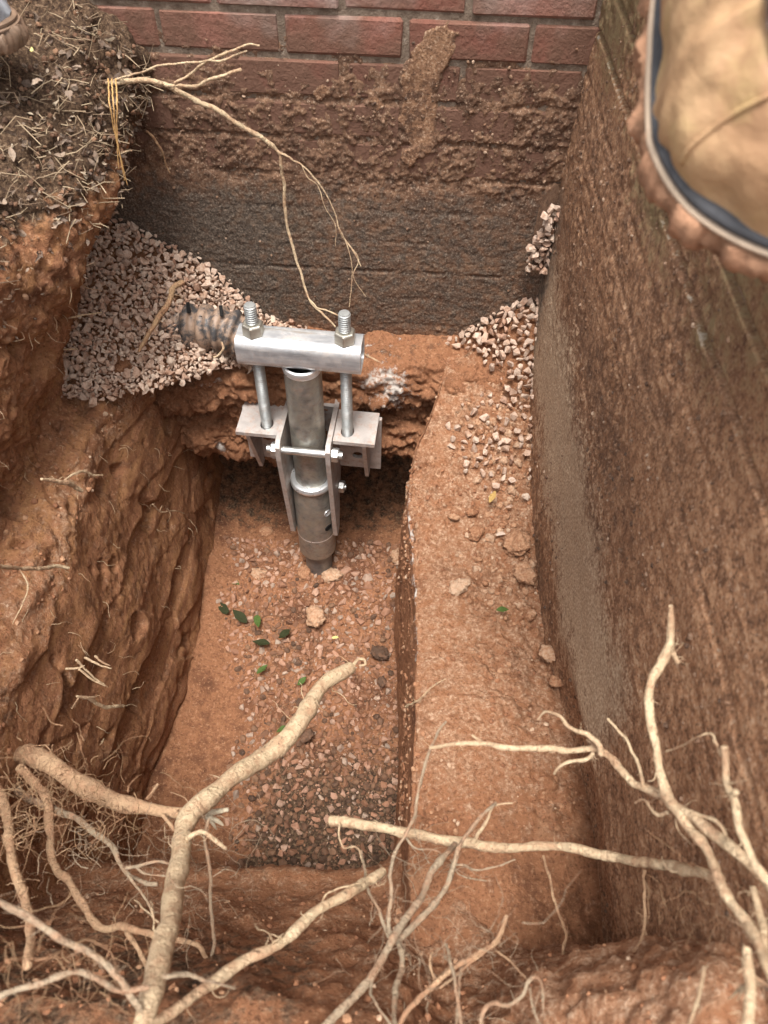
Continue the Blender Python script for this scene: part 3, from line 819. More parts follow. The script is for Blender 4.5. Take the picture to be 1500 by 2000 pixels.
clayw = 0.15 * sstep(0.75, 0.35, Yw) + 0.62 + .25 * fbm(P, 7, 3, stretch=(1, .2, 1.5), seed=17)
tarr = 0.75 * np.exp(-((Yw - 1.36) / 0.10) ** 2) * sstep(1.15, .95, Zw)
RWO = link('mud_coat', np_mesh('mud_coat', V, grid_faces(ny, nz, True), True, dict(clay=clayw, cement=cband * (1.0 + .9 * fbm(P, 7, 3, seed=33)), moss=moss, tar=tarr, lime=limew)), M_mud, rw)
bm = bmesh.new(); box_bm(bm, 0.095, 0.9, -1.6, 1.34, 0.0, 0.855 - .4)
bm_obj('stoop_base', bm, M_mortar, rw)

# ------------------------------------------------------------------ PIER BRACKET
PX, PY, YAW = -0.173, 1.167, math.radians(-5)
br = empty('pier_bracket', (PX, PY, 0), (0, 0, YAW))
tag(br, 'galvanised steel underpinning bracket with two threaded rods on a vertical pipe pier', 'pier bracket')
lathe('pier_shaft', [(0.0355, -0.12), (0.0355, 0.20)], M_shaft, br)
sleeve = lathe('pier_sleeve', [(0.0355, .118), (0.0478, .119), (0.0482, .122), (0.0475, .385), (0.046, .392), (0.038, .392)], M_pipe, br)
lathe('collar_ring', [(0.040, .384), (0.047, .386), (0.0515, .392), (0.0525, .399), (0.0495, .406), (0.044, .408), (0.038, .407)], M_ring, br)
lathe('lower_seam', [(0.0477, .196), (0.0487, .199), (0.0477, .202)], M_ring, sleeve)
lathe('upper_pipe', [(0.0385, .38), (0.0385, .752)], M_pipe, br)
lathe('weld_ring', [(0.0386, .742), (0.0400, .745), (0.0415, .752), (0.0405, .7585), (0.036, .760)], M_ring, br)
def disc_hole(name, parent, mat, c, nrm, r, depth=0.002):
    o = lathe(name, [(0, 0.0006), (r * .72, 0.0006), (r * .9, depth), (r, 0.0)], mat, parent, 20)
    o.location = c
    o.rotation_euler = Vector(nrm).to_track_quat('Z', 'Y').to_euler()
    return o
for zc, an in ((.305, -38), (.245, -38)):
    a = math.radians(an)
    disc_hole('bolt_hole', sleeve, M_ring if zc > .28 else M_slot, (0.0474 * math.cos(a), 0.0474 * math.sin(a), zc), (math.cos(a), math.sin(a), 0), 0.0105)
# cross beam: rounded square tube, open ends
def rsq(hw, r, n=6):
    pts = []
    for cx, cy, a0 in ((1, 1, 0), (-1, 1, 90), (-1, -1, 180), (1, -1, 270)):
        for k in range(n + 1):
            a = math.radians(a0 + 90 * k / n)
            pts.append((cx * (hw - r) + r * math.cos(a), cy * (hw - r) + r * math.sin(a)))
    return np.array(pts)
def tube_beam(name, L, hw, r, wall, mat, parent, z):
    o_, i_ = rsq(hw, r), rsq(hw - wall, r * .7)
    n = len(o_)
    rings = []
    for x, sec in ((-L / 2 + .03, i_), (-L / 2, i_), (-L / 2, o_), (L / 2, o_), (L / 2, i_), (L / 2 - .03, i_)):
        rings.append(np.column_stack([np.full(n, x), sec[:, 0], sec[:, 1] + z]))
    V = np.concatenate(rings)
    fs = [(a * n + j, a * n + (j + 1) % n, (a + 1) * n + (j + 1) % n, (a + 1) * n + j) for a in range(5) for j in range(n)]
    me = np_mesh(name, V, fs, True); me.set_sharp_from_angle(angle=math.radians(45))
    ob = link(name, me, mat, parent)
    bm = bmesh.new(); bm.from_mesh(me)
    bmesh.ops.recalc_face_normals(bm, faces=bm.faces[:]); bm.to_mesh(me); bm.free()
    return ob
BZ = 0.792
beam = tube_beam('cross_beam', 0.244, 0.0335, 0.020, 0.006, M_galv, br, BZ)
# threaded rods with nuts
RR, PT = 0.0120, 0.0050
def rod(x, y0, ztop, zbot, dx):
    pr = [(0.0, zbot)]
    z = zbot
    while z < ztop - .006:
        pr += [(RR - .0020, z), (RR, z + PT * .35), (RR, z + PT * .6), (RR - .0020, z + PT * .95)]
        z += PT
    pr += [(RR * .82, ztop), (0, ztop + .0005)]
    o = lathe('threaded_rod', pr, M_rod, br, 22)
    o.location = (x, y0, 0)
    return o
def hexnut(name, parent, mat, loc, r=0.0215, h=0.024, axis=None, hole=True):
    a = [math.radians(60 * k + 30) for k in range(6)]
    bm = bmesh.new()
    lo = [bm.verts.new((r * math.cos(t), r * math.sin(t), 0)) for t in a]
    mi = [bm.verts.new((r * math.cos(t), r * math.sin(t), h * .86)) for t in a]
    hi = [bm.verts.new((r * .87 * math.cos(t), r * .87 * math.sin(t), h)) for t in a]
    for A, B in ((lo, mi), (mi, hi)):
        for k in range(6): bm.faces.new((A[k], A[(k + 1) % 6], B[(k + 1) % 6], B[k]))
    bm.faces.new(hi); bm.faces.new(lo[::-1])
    o = bm_obj(name, bm, mat, parent, bevel=0.0008)
    o.location = loc
    if axis is not None: o.rotation_euler = Vector(axis).to_track_quat('Z', 'Y').to_euler()
    return o
ROD = 0.089
for s in (-1, 1):
    rd = rod(s * ROD, -0.004, BZ + .0335 + .066, 0.545, 0)
    nut = hexnut('nut', rd, M_nut, (0, 0, BZ + .0335 + .0005))
# seat plates with slotted holes
def plate_poly(name, outer, holes, th, mat, parent, bev=0.0012):
    """flat plate in the XY plane, z from 0 to -th, with round or slotted holes cut through"""
    bm = bmesh.new()
    edges = []
    for loop in [outer] + holes:
        vs = [bm.verts.new((x, y, 0)) for x, y in loop]
        edges += [bm.edges.new((vs[i], vs[(i + 1) % len(vs)])) for i in range(len(vs))]
    bmesh.ops.triangle_fill(bm, use_beauty=True, use_dissolve=False, edges=edges)
    r = bmesh.ops.extrude_face_region(bm, geom=bm.faces[:])
    for v in [g for g in r['geom'] if isinstance(g, bmesh.types.BMVert)]: v.co.z -= th
    bmesh.ops.recalc_face_normals(bm, faces=bm.faces[:])
    me = bpy.data.meshes.new(name); bm.to_mesh(me); bm.free()
    return link(name, me, mat, parent)
def circ(cx, cy, rx, ry, n=18): return [(cx + rx * math.cos(2 * math.pi * k / n), cy + ry * math.sin(2 * math.pi * k / n)) for k in range(n)]
SZ = 0.574
SPX = 0.0545
for s in (-1, 1):
    x0, x1 = sorted((s * (SPX + .0065), s * .152))
    o = plate_poly('seat_plate', [(x0, -.036), (x1, -.036), (x1, .06), (x0, .06)], [circ(s * ROD, -.004, .0145, .0185)], 0.0095, M_plate, br)
    o.location = (0, 0, SZ)
# side plates: long, tapering downward
for s in (-1, 1):
    prof = [(.085, SZ + .006), (-.055, SZ + .006), (-.068, SZ - .006), (-.068, SZ - .045), (-.030, .215), (-.022, .205), (.006, .205), (.030, .30), (.085, .40)]
    o = plate_poly('side_plate', [(y, z) for y, z in prof], [circ(-.050, .545, .009, .009)], 0.0105, M_plate, br)
    # local (x,y)->(Y,Z)
    o.matrix_local = Matrix(((0, 0, 1, s * SPX + .00525), (1, 0, 0, 0), (0, 1, 0, 0), (0, 0, 0, 1)))
# back plates with oval holes, against the footing
for s in (-1, 1):
    x0, x1 = sorted((s * (SPX + .006), s * .158))
    hl = [circ(s * .103, .500, .013, .011), circ(s * .103, .440, .013, .011)]
    o = plate_poly('back_plate', [(x0, .398), (x1, .398), (x1, SZ - .0105), (x0, SZ - .0105)], hl, 0.010, M_plate, br)
    o.matrix_local = Matrix(((1, 0, 0, 0), (0, 0, 1, .058), (0, 1, 0, 0), (0, 0, 0, 1)))
    # gusset
    bm = bmesh.new()
    gx_ = s * .128
    pts = [(.0475, SZ - .0105), (-.030, SZ - .0105), (-.030, SZ - .022), (.026, .392), (.0475, .392)]
    a = [bm.verts.new((gx_ - .0045, y, z)) for y, z in pts]; b = [bm.verts.new((gx_ + .0045, y, z)) for y, z in pts]
    bm.faces.new(a); bm.faces.new(b[::-1])
    for k in range(5): bm.faces.new((a[k], b[k], b[(k + 1) % 5], a[(k + 1) % 5]))
    bm_obj('gusset', bm, M_plate, br)
# rear web joining the two sides, dark behind the pipe
bm = bmesh.new(); box_bm(bm, -.0485, .0485, .064, .074, .42, SZ + .002); bm_obj('rear_web', bm, M_plate, br)
# cross bolt in front of the pipe
cb = lathe('cross_bolt', [(0, -.082), (.0085, -.082), (.0085, .084), (0, .085)], M_bolt, br, 20, 'X', (0, -.050, .545))
h1 = hexnut('bolt_head', cb, M_bolt, (-.0605, 0, 0), .0165, .013, (-1, 0, 0))
h2 = hexnut('bolt_nut', cb, M_bolt, (.0605, 0, 0), .0165, .016, (1, 0, 0))
lb = lathe('lower_bolt', [(0, .052), (.007, .052), (.007, .078), (0, .0785)], M_bolt, br, 16, 'X', (0, .020, .352))
hexnut('bolt_head', lb, M_bolt, (.0605, 0, 0), .0155, .014, (1, 0, 0))

# ------------------------------------------------------------------ GRAVEL
def poisson(cands, sizes, k=0.62):
    keep = []
    cell = {}
    for i in range(len(cands)):
        p, s = cands[i], sizes[i]
        c = tuple((p // 0.03).astype(int))
        ok = True
        for a in (-1, 0, 1):
            for b in (-1, 0, 1):
                for e in (-1, 0, 1):
                    for j in cell.get((c[0] + a, c[1] + b, c[2] + e), ()):
                        if ((cands[j] - p) ** 2).sum() < (k * (sizes[j] + s) / 2) ** 2: ok = False; break
                    if not ok: break
                if not ok: break
            if not ok: break
        if ok:
            keep.append(i); cell.setdefault(c, []).append(i)
    return np.array(keep)
def lp_z(x, v):
    zw = np.interp(x, [-.66, -.60, -.39, -.27, -.20, -.16], [.99, .955, .835, .70, .675, .66])
    zf = np.interp(x, [-.66, -.58, -.45, -.30, -.20], [.735, .72, .695, .665, .655])
    return zw * (1 - v) ** 1.15 + zf * (1 - (1 - v) ** 1.15)
def lp_y(x, v):
    yf = np.interp(x, [-.66, -.58, -.48, -.36, -.20], [1.08, 1.09, 1.14, 1.24, 1.30])
    return (1.372 - .03 * x) * (1 - v) + yf * v
# heap surface under the loose stones
u, v = np.meshgrid(np.linspace(-.68, -.16, 160), np.linspace(0, 1, 120), indexing='ij')
V = np.stack([u, lp_y(u, v) + .01, lp_z(u, v) - .012], -1)
V[..., 2] += .008 * fbm(V, 30, 3)
z0 = np.zeros(V.shape[:2])
tag(link('drain_trench_soil', np_mesh('drain_trench_soil', V, grid_faces(160, 120, True), True, dict(soil=z0 + .3, pale=z0 + .2, lime=z0)), M_clay), kind='structure')
n = 14000
x = RNG.uniform(-.665, -.17, n); v = RNG.uniform(0.0, 1.0, n) ** 0.9
sz = (.010 + .018 * RNG.uniform(0, 1, n) ** 1.5) * (1 - 0.15 * v)
P = np.stack([x, lp_y(x, v) - sz * .3, lp_z(x, v) + RNG.uniform(-.008, .009, n)], 1)
# fewer stones where the clay lies over the front of the heap
keepp = (fbm(P, 14, 2, seed=5) > -0.45 + 0.0 * x) | (v < .7)
P, sz = P[keepp], sz[keepp]
k_ = poisson(P, sz, 0.52)
LP, LS = P[k_], sz[k_]
# right heap on the footing and the ledge
n = 2600
x = RNG.uniform(.07, .318, n); y = RNG.uniform(1.20, 1.365, n)
zt = .645 + .11 * sstep(.12, .31, x) * sstep(1.22, 1.36, y) + .02 * sstep(1.2, 1.36, y)
dens = sstep(.13, .28, x + 1.0 * (y - 1.30))
kk = RNG.uniform(0, 1, n) < dens ** 2.4
P = np.stack([x, y, zt + RNG.uniform(0, .012, n)], 1)[kk]; sz = RNG.uniform(.013, .026, n)[kk]
k_ = poisson(P, sz, .58); RP, RS = P[k_], sz[k_]
n = 900
x = RNG.uniform(.10, .318, n); y = RNG.uniform(.98, 1.22, n)
lim = np.abs(x - .225) * 5 + np.abs(y - 1.13) * 4.0
kk = (lim + RNG.uniform(0, .5, n) < .60) | ((x > .285) & (RNG.uniform(0, 1, n) < .3))
zl = np.interp(y, LY[::-1], LZ[::-1])
P = np.stack([x, y, zl + .010], 1)[kk]; sz = RNG.uniform(.012, .026, n)[kk]
k_ = poisson(P, sz, .8); RP2, RS2 = P[k_], sz[k_]
u, v = np.meshgrid(np.linspace(.13, .335, 90), np.linspace(1.18, 1.37, 60), indexing='ij')
V = np.stack([u, v, .645 + .11 * sstep(.12, .31, u) * sstep(1.22, 1.36, v) + .02 * sstep(1.2, 1.36, v) - .012 - .07 * sstep(1.25, 1.19, v + .02 * np.sin(u * 40)) - .05 * sstep(.19, .14, u)], -1)
V[..., 2] += .008 * fbm(V, 30, 3)
z0 = np.zeros(V.shape[:2])
tag(link('corner_soil', np_mesh('corner_soil', V, grid_faces(90, 60), True, dict(soil=z0 + .2, pale=z0 + .1, lime=z0)), M_clay), kind='structure')
# stones stuck in the corner of the two walls
n = 500
zc = RNG.uniform(.87, 1.01, n)
P = np.stack([RNG.uniform(.272, .312, n) + .012 * sstep(.9, 1.0, zc), 1.340 - RNG.uniform(0, .02, n), zc], 1); sz = RNG.uniform(.012, .026, n)
k_ = poisson(P, sz, .58); CP, CS = P[k_], sz[k_]
def split(P, S_, nmax):
    o = np.argsort(-S_)
    return o[:nmax], o[nmax:]
# stones of the left heap as things, largest first, the small rest joined
a, b = split(LP, LS, 175)
place_stones('gravel_stone', GR, LP[a], LS[a], 'pale crushed gravel stone in the heap left of the bracket', 'stone', 'gravel heap at the left against the wall')
restP, restS = [LP[b]], [LS[b]]
a, b = split(RP, RS, 62)
place_stones('gravel_stone', GR, RP[a], RS[a], 'pale gravel stone in the right corner heap at the wall base', 'stone', 'gravel heap in the right corner')
restP.append(RP[b]); restS.append(RS[b])
a, b = split(RP2, RS2, 45)
place_stones('gravel_stone', GR, RP2[a], RS2[a], 'pale gravel stone in the patch on the far clay ledge', 'stone', 'gravel patch on the clay ledge')
restP.append(RP2[b]); restS.append(RS2[b])
place_stones('gravel_stone', GR, CP[:18], CS[:18], 'gravel stone stuck high in the corner between both walls', 'stone', 'gravel stuck in the wall corner')
restP.append(CP[18:]); restS.append(CS[18:])
tag(scatter_stuff('fine_gravel', GR, np.concatenate(restP), np.concatenate(restS), M_grav), 'smaller pale gravel between the larger stones of the heaps', 'gravel', kind='stuff')
# clay holding the corner stones
cl = stone_mesh('clay_lump', 77, (.7, .6, 1), .2, 40); cl.materials.append(M_mud)
o = link('clay_lump', cl); o.location = (.305, 1.365, .945); o.scale = (.085, .05, .17)
tag(o, 'dark mud lump holding gravel in the corner of both walls', 'clay')

# pit floor gravel
n = 24000
x = RNG.uniform(-.44, .055, n); y = RNG.uniform(.34, 1.24, n)
zf, gm = floor_z(x, y)
sz = .004 + .020 * RNG.uniform(0, 1, n) ** 2.6 + .012 * (RNG.uniform(0, 1, n) < .03) * sstep(.8, 1.05, y)
kk = (RNG.uniform(0, 1, n) < gm * .95) & (np.hypot(x - PX, y - PY) > .042)
P = np.stack([x, y, zf + sz * .06], 1)[kk]; sz = sz[kk]
o_ = np.argsort(-sz); P, sz = P[o_], sz[o_]
k_ = poisson(P, sz, .70); P, sz = P[k_], sz[k_]
place_stones('floor_stone', GRF, P[:170], sz[:170], 'muddy pinkish stone among the gravel on the pit floor', 'stone', 'larger stones on the pit floor')
m1 = RNG.uniform(0, 1, len(P)) < .88 - .3 * (P[:, 1] < .6)
m1[:170] = False
m2 = ~m1; m2[:170] = False
tag(scatter_stuff('floor_gravel', GR, P[m1], sz[m1], M_floorgrav), 'fine muddy gravel covering the pit floor', 'gravel', kind='stuff')
tag(scatter_stuff('soil_crumbs', CL, P[m2], sz[m2], M_soilclod), 'dark soil crumbs mixed into the pit floor gravel', 'soil', kind='stuff')
# big clods round the pier foot
for (px, py, w, lb_) in ((597, 1118, 40, 'flat red clay clod leaning on the left of the pier foot'), (645, 1122, 44, 'flat red clay clod leaning on the right of the pier foot'),
                        (503, 1120, 32, 'round red clay clod left of the pier foot in the gravel'), (520, 1038, 26, 'brown round stone below the left side plate'),
                        (775, 1085, 42, 'red clay clod in the dark corner below the ledge'), (615, 1205, 45, 'half-buried clay clod in mid pit floor'),
                        (740, 1275, 38, 'black soil lump beside the curled root tip'), (745, 1330, 22, 'small black soil lump near the ledge foot'),
                        (600, 1435, 30, 'dark stone behind the big root'), (452, 1500, 20, 'dark round stone on bare clay left of the big root')):
    p = at_z(px, py, .03)
    me = RNG.choice(len(CLO)); me = (CLO if 'red' in lb_ or 'clay clod' in lb_ else CLO)[me]
    if 'black' in lb_ or 'dark' in lb_.split()[0]:
        me = me.copy(); me.materials.clear(); me.materials.append(M_soilclod)
    o = link('clay_clod', me); d_ = (p - C0) @ AX
    s_ = w * d_ / F
    o.location = p; o.scale = (s_, s_ * .85, s_ * .6); o.rotation_euler = (RNG.uniform(-.3, .3), RNG.uniform(-.3, .3), RNG.uniform(0, 6))
    tag(o, lb_, 'clod')

# clods on the ledge
cands = []
i = RNG.integers(10, NL[0] - 60, 5000); j = RNG.integers(95, NL[1] - 25, 5000)
P = LEDGE[i, j]
sz = .003 + .010 * RNG.uniform(0, 1, 5000) ** 3
den = sstep(-.15, .3, fbm(P, 7, 3, seed=12)) * .5 + .15 + .5 * sstep(.14, .22, P[:, 0]) * sstep(.7, .85, P[:, 1])
kk = RNG.uniform(0, 1, 5000) < den
P, sz = P[kk], sz[kk]
tag(scatter_stuff('ledge_crumbs', CL, P + np.array((0, 0, .001)), sz, M_clod), 'loose clay crumbs on the right-hand ledge', 'clay', kind='stuff')
for (px, py, w, lb_) in ((887, 1010, 22, 'round orange clay lump on the upper ledge'), (1010, 1060, 62, 'largest rough clay lump at the ledge by the wall'), (930, 1040, 34, 'reddish clay lump left of the largest lump'),
                        (978, 1043, 20, 'pale grey stone on the upper ledge'), (995, 990, 18, 'pale stone near the wall on the upper ledge'), (958, 968, 14, 'small pale stone beside the yellow leaf'), (1030, 1125, 44, 'flat clay slab at the wall foot'),
                        (895, 1145, 40, 'flat pinkish clay flake on mid ledge'), (1070, 1275, 36, 'clay lump on the outer rim of the ledge'), (1085, 1330, 28, 'small clay lump lower on the outer rim'), (920, 1000, 20, 'yellowish clay lump beside the round lump'), (1020, 1110, 30, 'crumbled clay lump above the slab')):
    p = at_z(px, py, float(np.interp(.8, LY[::-1], LZ[::-1])) + .012)
    p = at_z(px, py, float(np.interp(p[1], LY[::-1], LZ[::-1])) + .010)
    me = (GR if 'pale' in lb_ else CLO)[int(RNG.integers(8))]
    o = link('clay_clod' if 'pale' not in lb_ else 'loose_stone', me); s_ = w * ((p - C0) @ AX) / F
    o.location = p; o.scale = (s_, s_ * .9, s_ * .62); o.rotation_euler = (RNG.uniform(-.3, .3), RNG.uniform(-.3, .3), RNG.uniform(0, 6))
    tag(o, lb_, 'stone' if 'pale' in lb_ else 'clod')
MID = [clod_mesh('clod', 700 + k, 3, .55, .32) for k in range(6)]
i = RNG.integers(90, 260, 900); j = RNG.integers(110, NL[1] - 30, 900)
P = LEDGE[i, j]
kk = RNG.uniform(0, 1, 900) < .9 * sstep(.12, .24, P[:, 0] + .06 * fbm(P, 9, 2, seed=3))
P = P[kk][:150]
tag(scatter_stuff('ledge_clods', MID, P, .006 + .018 * RNG.uniform(0, 1, len(P)) ** 2.2, M_clodbig, True), 'broken clay clods strewn on the ledge along the right wall', 'clay', kind='stuff')
# crumbs on shelf and near bank
i = RNG.integers(5, NB[0] - 120, 5200); j = RNG.integers(200, NB[1] - 10, 5200)
P = bank_V[i, j]; nn = bank_N[i, j]
kk = (nn[:, 2] > .25) & (P[:, 0] > -.72) & (P[:, 2] < 1.05)
P = P[kk]; sz = .003 + .012 * RNG.uniform(0, 1, len(P)) ** 3.5
tag(scatter_stuff('bank_crumbs', CL, P, sz, M_clod), 'loose clay crumbs on the shelf of the left bank', 'clay', kind='stuff')
i = RNG.integers(5, NN[0] - 5, 3000); j = RNG.integers(60, NN[1] - 60, 3000)
P = NEAR[i, j]; sz = (.003 + .011 * RNG.uniform(0, 1, 3000) ** 4) * np.where(P[:, 0] > .12, .6, 1)
tag(scatter_stuff('near_crumbs', CL, P, sz, M_clod), 'loose soil crumbs on the near bank', 'soil', kind='stuff')

RWV = np.empty(len(RWO.data.vertices) * 3, np.float32); RWO.data.vertices.foreach_get('co', RWV)
RWV = RWV.reshape(-1, 3) + np.array((WALLX, 0, .4))
P = RWV[RNG.integers(0, len(RWV), 14000)]
den = .10 + .55 * sstep(-.1, .35, fbm(P, 6, 3, seed=51)) * sstep(.35, .8, P[:, 1]) - .5 * np.exp(-((P[:, 2] - .80) / .11) ** 2)
P = P[(RNG.uniform(0, 1, len(P)) < den) & (P[:, 2] < 1.36) & (P[:, 2] > .5)]
sz = .002 + .0075 * RNG.uniform(0, 1, len(P)) ** 3
tag(scatter_stuff('stoop_wall_crumbs', CL, P, sz, M_mudcrumb), 'mud crumbs stuck to the right-hand stoop wall', 'mud', kind='stuff')
BWV = np.empty(len(BWO.data.vertices) * 3, np.float32); BWO.data.vertices.foreach_get('co', BWV)
BWV = BWV.reshape(-1, 3)
P = BWV[RNG.integers(0, len(BWV), 9000)]
den = .55 * sstep(.64, .50, P[:, 2]) * sstep(-.2, .3, fbm(P, 9, 3, seed=23)) * (.35 + .65 * sstep(.36, .42, P[:, 2]))
P = P[RNG.uniform(0, 1, len(P)) < den]
P = np.stack([P[:, 0], 1.375 - .03 * P[:, 0] + np.minimum(P[:, 1], -.0005), P[:, 2] + .66], 1)
sz = .002 + .0065 * RNG.uniform(0, 1, len(P)) ** 3
tag(scatter_stuff('brick_wall_crumbs', CL, P, sz, M_mudcrumb), 'mud crumbs stuck to the back brick wall', 'mud', kind='stuff')

# ------------------------------------------------------------------ DRAIN PIPE
def tube(path, radii, seg=12, bump=0.0, seed=0, cap=True, ell=None):
    """swept tube -> verts, quads"""
    P = np.asarray(path, float); n = len(P)
    T = np.gradient(P, axis=0); T /= np.linalg.norm(T, axis=1)[:, None] + 1e-12
    up = np.array((0.13, 0.21, 0.97)); Nn = np.zeros_like(P)
    a = np.cross(T[0], up); a /= np.linalg.norm(a)
    for i in range(n):
        a = a - T[i] * (a @ T[i]); a /= np.linalg.norm(a) + 1e-12; Nn[i] = a
    B = np.cross(T, Nn)
    th = np.linspace(0, 2 * math.pi, seg, endpoint=False)
    R = np.asarray(radii, float)[:, None] * np.ones((1, seg))
    V = P[:, None] + R[..., None] * (np.cos(th)[None, :, None] * Nn[:, None] + np.sin(th)[None, :, None] * B[:, None])
    if bump:
        nz = fbm(V, 1.0 / max(np.mean(radii) * 5, 1e-4), 3, .6, seed=seed * 3.7) * bump
        V = P[:, None] + (V - P[:, None]) * (1 + nz[..., None])
    V = V.reshape(-1, 3)
    i, j = np.meshgrid(np.arange(n - 1), np.arange(seg), indexing='ij'); j2 = (j + 1) % seg
    q = np.stack([i * seg + j, i * seg + j2, (i + 1) * seg + j2, (i + 1) * seg + j], -1).reshape(-1, 4)
    if cap:
        k = len(V)
        V = np.vstack([V, P[0] - T[0] * radii[0] * .5, P[-1] + T[-1] * radii[-1] * .8])
        jj = np.arange(seg); j2 = (jj + 1) % seg
        c0 = np.stack([np.full(seg, k), j2, jj, np.full(seg, k)], 1)
        c1 = np.stack([np.full(seg, k + 1), (n - 1) * seg + jj, (n - 1) * seg + j2, np.full(seg, k + 1)], 1)
        return V, q, (c0[:, :3], c1[:, :3])
    return V, q, None
def tube_mesh(name, path, radii, seg=12, bump=0.0, seed=0):
    V, q, c = tube(path, radii, seg, bump, seed)
    # quads and the triangle caps together
    me = bpy.data.meshes.new(name)
    tri = np.concatenate(c)
    loops = np.concatenate([q.ravel(), tri.ravel()]).astype(np.int32)
    starts = np.concatenate([np.arange(len(q)) * 4, len(q) * 4 + np.arange(len(tri)) * 3]).astype(np.int32)
    me.vertices.add(len(V)); me.vertices.foreach_set('co', V.astype(np.float32).ravel())
    me.loops.add(len(loops)); me.loops.foreach_set('vertex_index', loops)
    me.polygons.add(len(starts)); me.polygons.foreach_set('loop_start', starts)
    me.polygons.foreach_set('use_smooth', np.ones(len(starts), bool))
    me.update(); me.validate()
    return me
dp = empty('drain_pipe', (-.36, 1.28, .70))
tag(dp, 'crushed black corrugated drain pipe full of clay beside the gravel heap', 'pipe')
path = cr(np.array([(-.47, 1.295, .735), (-.40, 1.285, .742), (-.34, 1.275, .742), (-.29, 1.262, .722), (-.262, 1.238, .690)]) - np.array((-.36, 1.28, .70)), 150)
s_ = np.linspace(0, 1, 150)
rad = .044 + .0045 * np.sign(np.sin(s_ * 2 * math.pi * 9 + 1.2 * np.sin(s_ * 9))) * np.abs(np.sin(s_ * 2 * math.pi * 9 + 1.2 * np.sin(s_ * 9))) ** .5
V, q, _ = tube(path, rad, 36, .14, 5, cap=False)
me = np_mesh('corrugated_shell', V, q, True)
link('corrugated_shell', me, M_drain, dp)
ip = path[148:150] * 1; ip[0] = path[140]
V, q, c = tube(np.array([path[120], path[146]]), np.array([.034, .036]), 24, .0, 3)
me = np_mesh('clay_plug', V, np.concatenate([q, np.c_[c[0], c[0][:, 2]], np.c_[c[1], c[1][:, 2]]]), False)
link('clay_plug', me, M_clod, dp)
for (px, py) in ((322 + 35, 638), (393, 628), (368, 602), (432, 608)):
    p = at_d(px, py, 1.60)
    # lie on the shell: nearest path point pushed outward towards the camera
    w_ = path + np.array((-.36, 1.28, .70))
    r = ray(px, py); tt = ((w_ - C0) @ r) / (r @ r)
    dd = np.linalg.norm(C0 + tt[:, None] * r - w_, axis=1); k = int(np.argmin(dd))
    q_ = C0 + r * tt[k]; n_ = C0 - w_[k]; n_ /= np.linalg.norm(n_)
    pos = q_ + n_ * .0445
    bm = bmesh.new(); box_bm(bm, -.0035, .0035, -.003, .003, -.011, .011)
    o = bm_obj('drain_slot', bm, M_slot, dp, bevel=.001); o.location = pos - np.array((-.36, 1.28, .70))
    o.rotation_euler = (math.radians(-38), 0, math.radians(10))

# ------------------------------------------------------------------ ROOTS
def res(p):
    """(px,py,depth,width px) or (px,py,('y'|'x'|'z',value),width px) -> point, radius"""
    px, py, d, w = p
    q = at_d(px, py, d) if not isinstance(d, tuple) else {'y': at_y, 'x': at_x, 'z': at_z}[d[0]](px, py, d[1])
    return q, w * .78 / 2 * ((q - C0) @ AX) / F
NSEED = [0]
def root_mesh(name, pts, org, bump=.30, seg=14, wig=0.65):
    NSEED[0] += 1
    Q = [res(p) for p in pts]
    P = np.array([np.append(q, r) for q, r in Q])
    L = np.linalg.norm(np.diff(P[:, :3], axis=0), axis=1).sum()
    n = int(np.clip(L / max(P[:, 3].mean() * .55, .0012), 12, 260))
    R = cr(P, n)
    rr = np.maximum(R[:, 3], .0004)
    w = np.stack([fbm(R[:, :3], 1 / (rr.mean() * 14), 2, seed=NSEED[0] * 7.1 + 31 * k) for k in range(3)], 1)
    ctr = R[:, :3] + w * rr[:, None] * wig * 2
    kn = fbm(R[:, :3], 1 / (rr.mean() * 5), 2, seed=NSEED[0] * 3.3)
    return tube_mesh(name, ctr - org, rr * (1 + .34 * kn + .12 * fbm(R[:, :3], 1 / (rr.mean() * 1.6), 2, seed=NSEED[0] * 5.1)), seg, bump, NSEED[0])
def root(label, pts, mat=None, branches=(), name='tree_root', hairs=0, group=None):
    org = res(pts[0])[0]
    o = link(name, root_mesh(name, pts, org), mat or M_root)
    o.location = org
    tag(o, label, 'root', group)
    NSEED[0] += 1
    r = np.random.default_rng(NSEED[0])
    Q = [x for b in [pts] + list(branches) for x in cr(np.array([np.append(res(p_)[0], res(p_)[1]) for p_ in b]), 30)]
    Vs, Qs, off = [], [], 0
    for k in range(hairs if hairs else (34 if name == 'tree_root' else 0)):
        q = Q[int(r.integers(len(Q)))]
        dirv = r.normal(size=3); dirv /= np.linalg.norm(dirv)
        hp = [q[:3] + dirv * q[3] * .6]; L = q[3] * r.uniform(1.2, 5.5) + .003
        for i in range(6):
            dirv = dirv + r.normal(size=3) * .45 + np.array((0, 0, -.12)); dirv /= np.linalg.norm(dirv); hp.append(hp[-1] + dirv * L / 6)
        w0 = min(.0011, q[3] * r.uniform(.06, .22))
        V_, q_, _ = tube(np.array(hp) - org, np.linspace(w0, w0 * .35, 7), 4, cap=False)
        Vs.append(V_); Qs.append(q_ + off); off += len(V_)
    if Vs:
        h = link('root_hairs', np_mesh('root_hairs', np.concatenate(Vs), np.concatenate(Qs), True), mat or M_root, o); h['kind'] = 'stuff'
    for b in branches:
        c = link('side_root', root_mesh('side_root', b, org, seg=8), mat or M_root, o)
    return o
def with_d(pts, d0, d1, w0, w1):
    n = len(pts); return [(x, y, d0 + (d1 - d0) * k / (n - 1), w0 + (w1 - w0) * k / (n - 1)) for k, (x, y) in enumerate(pts)]

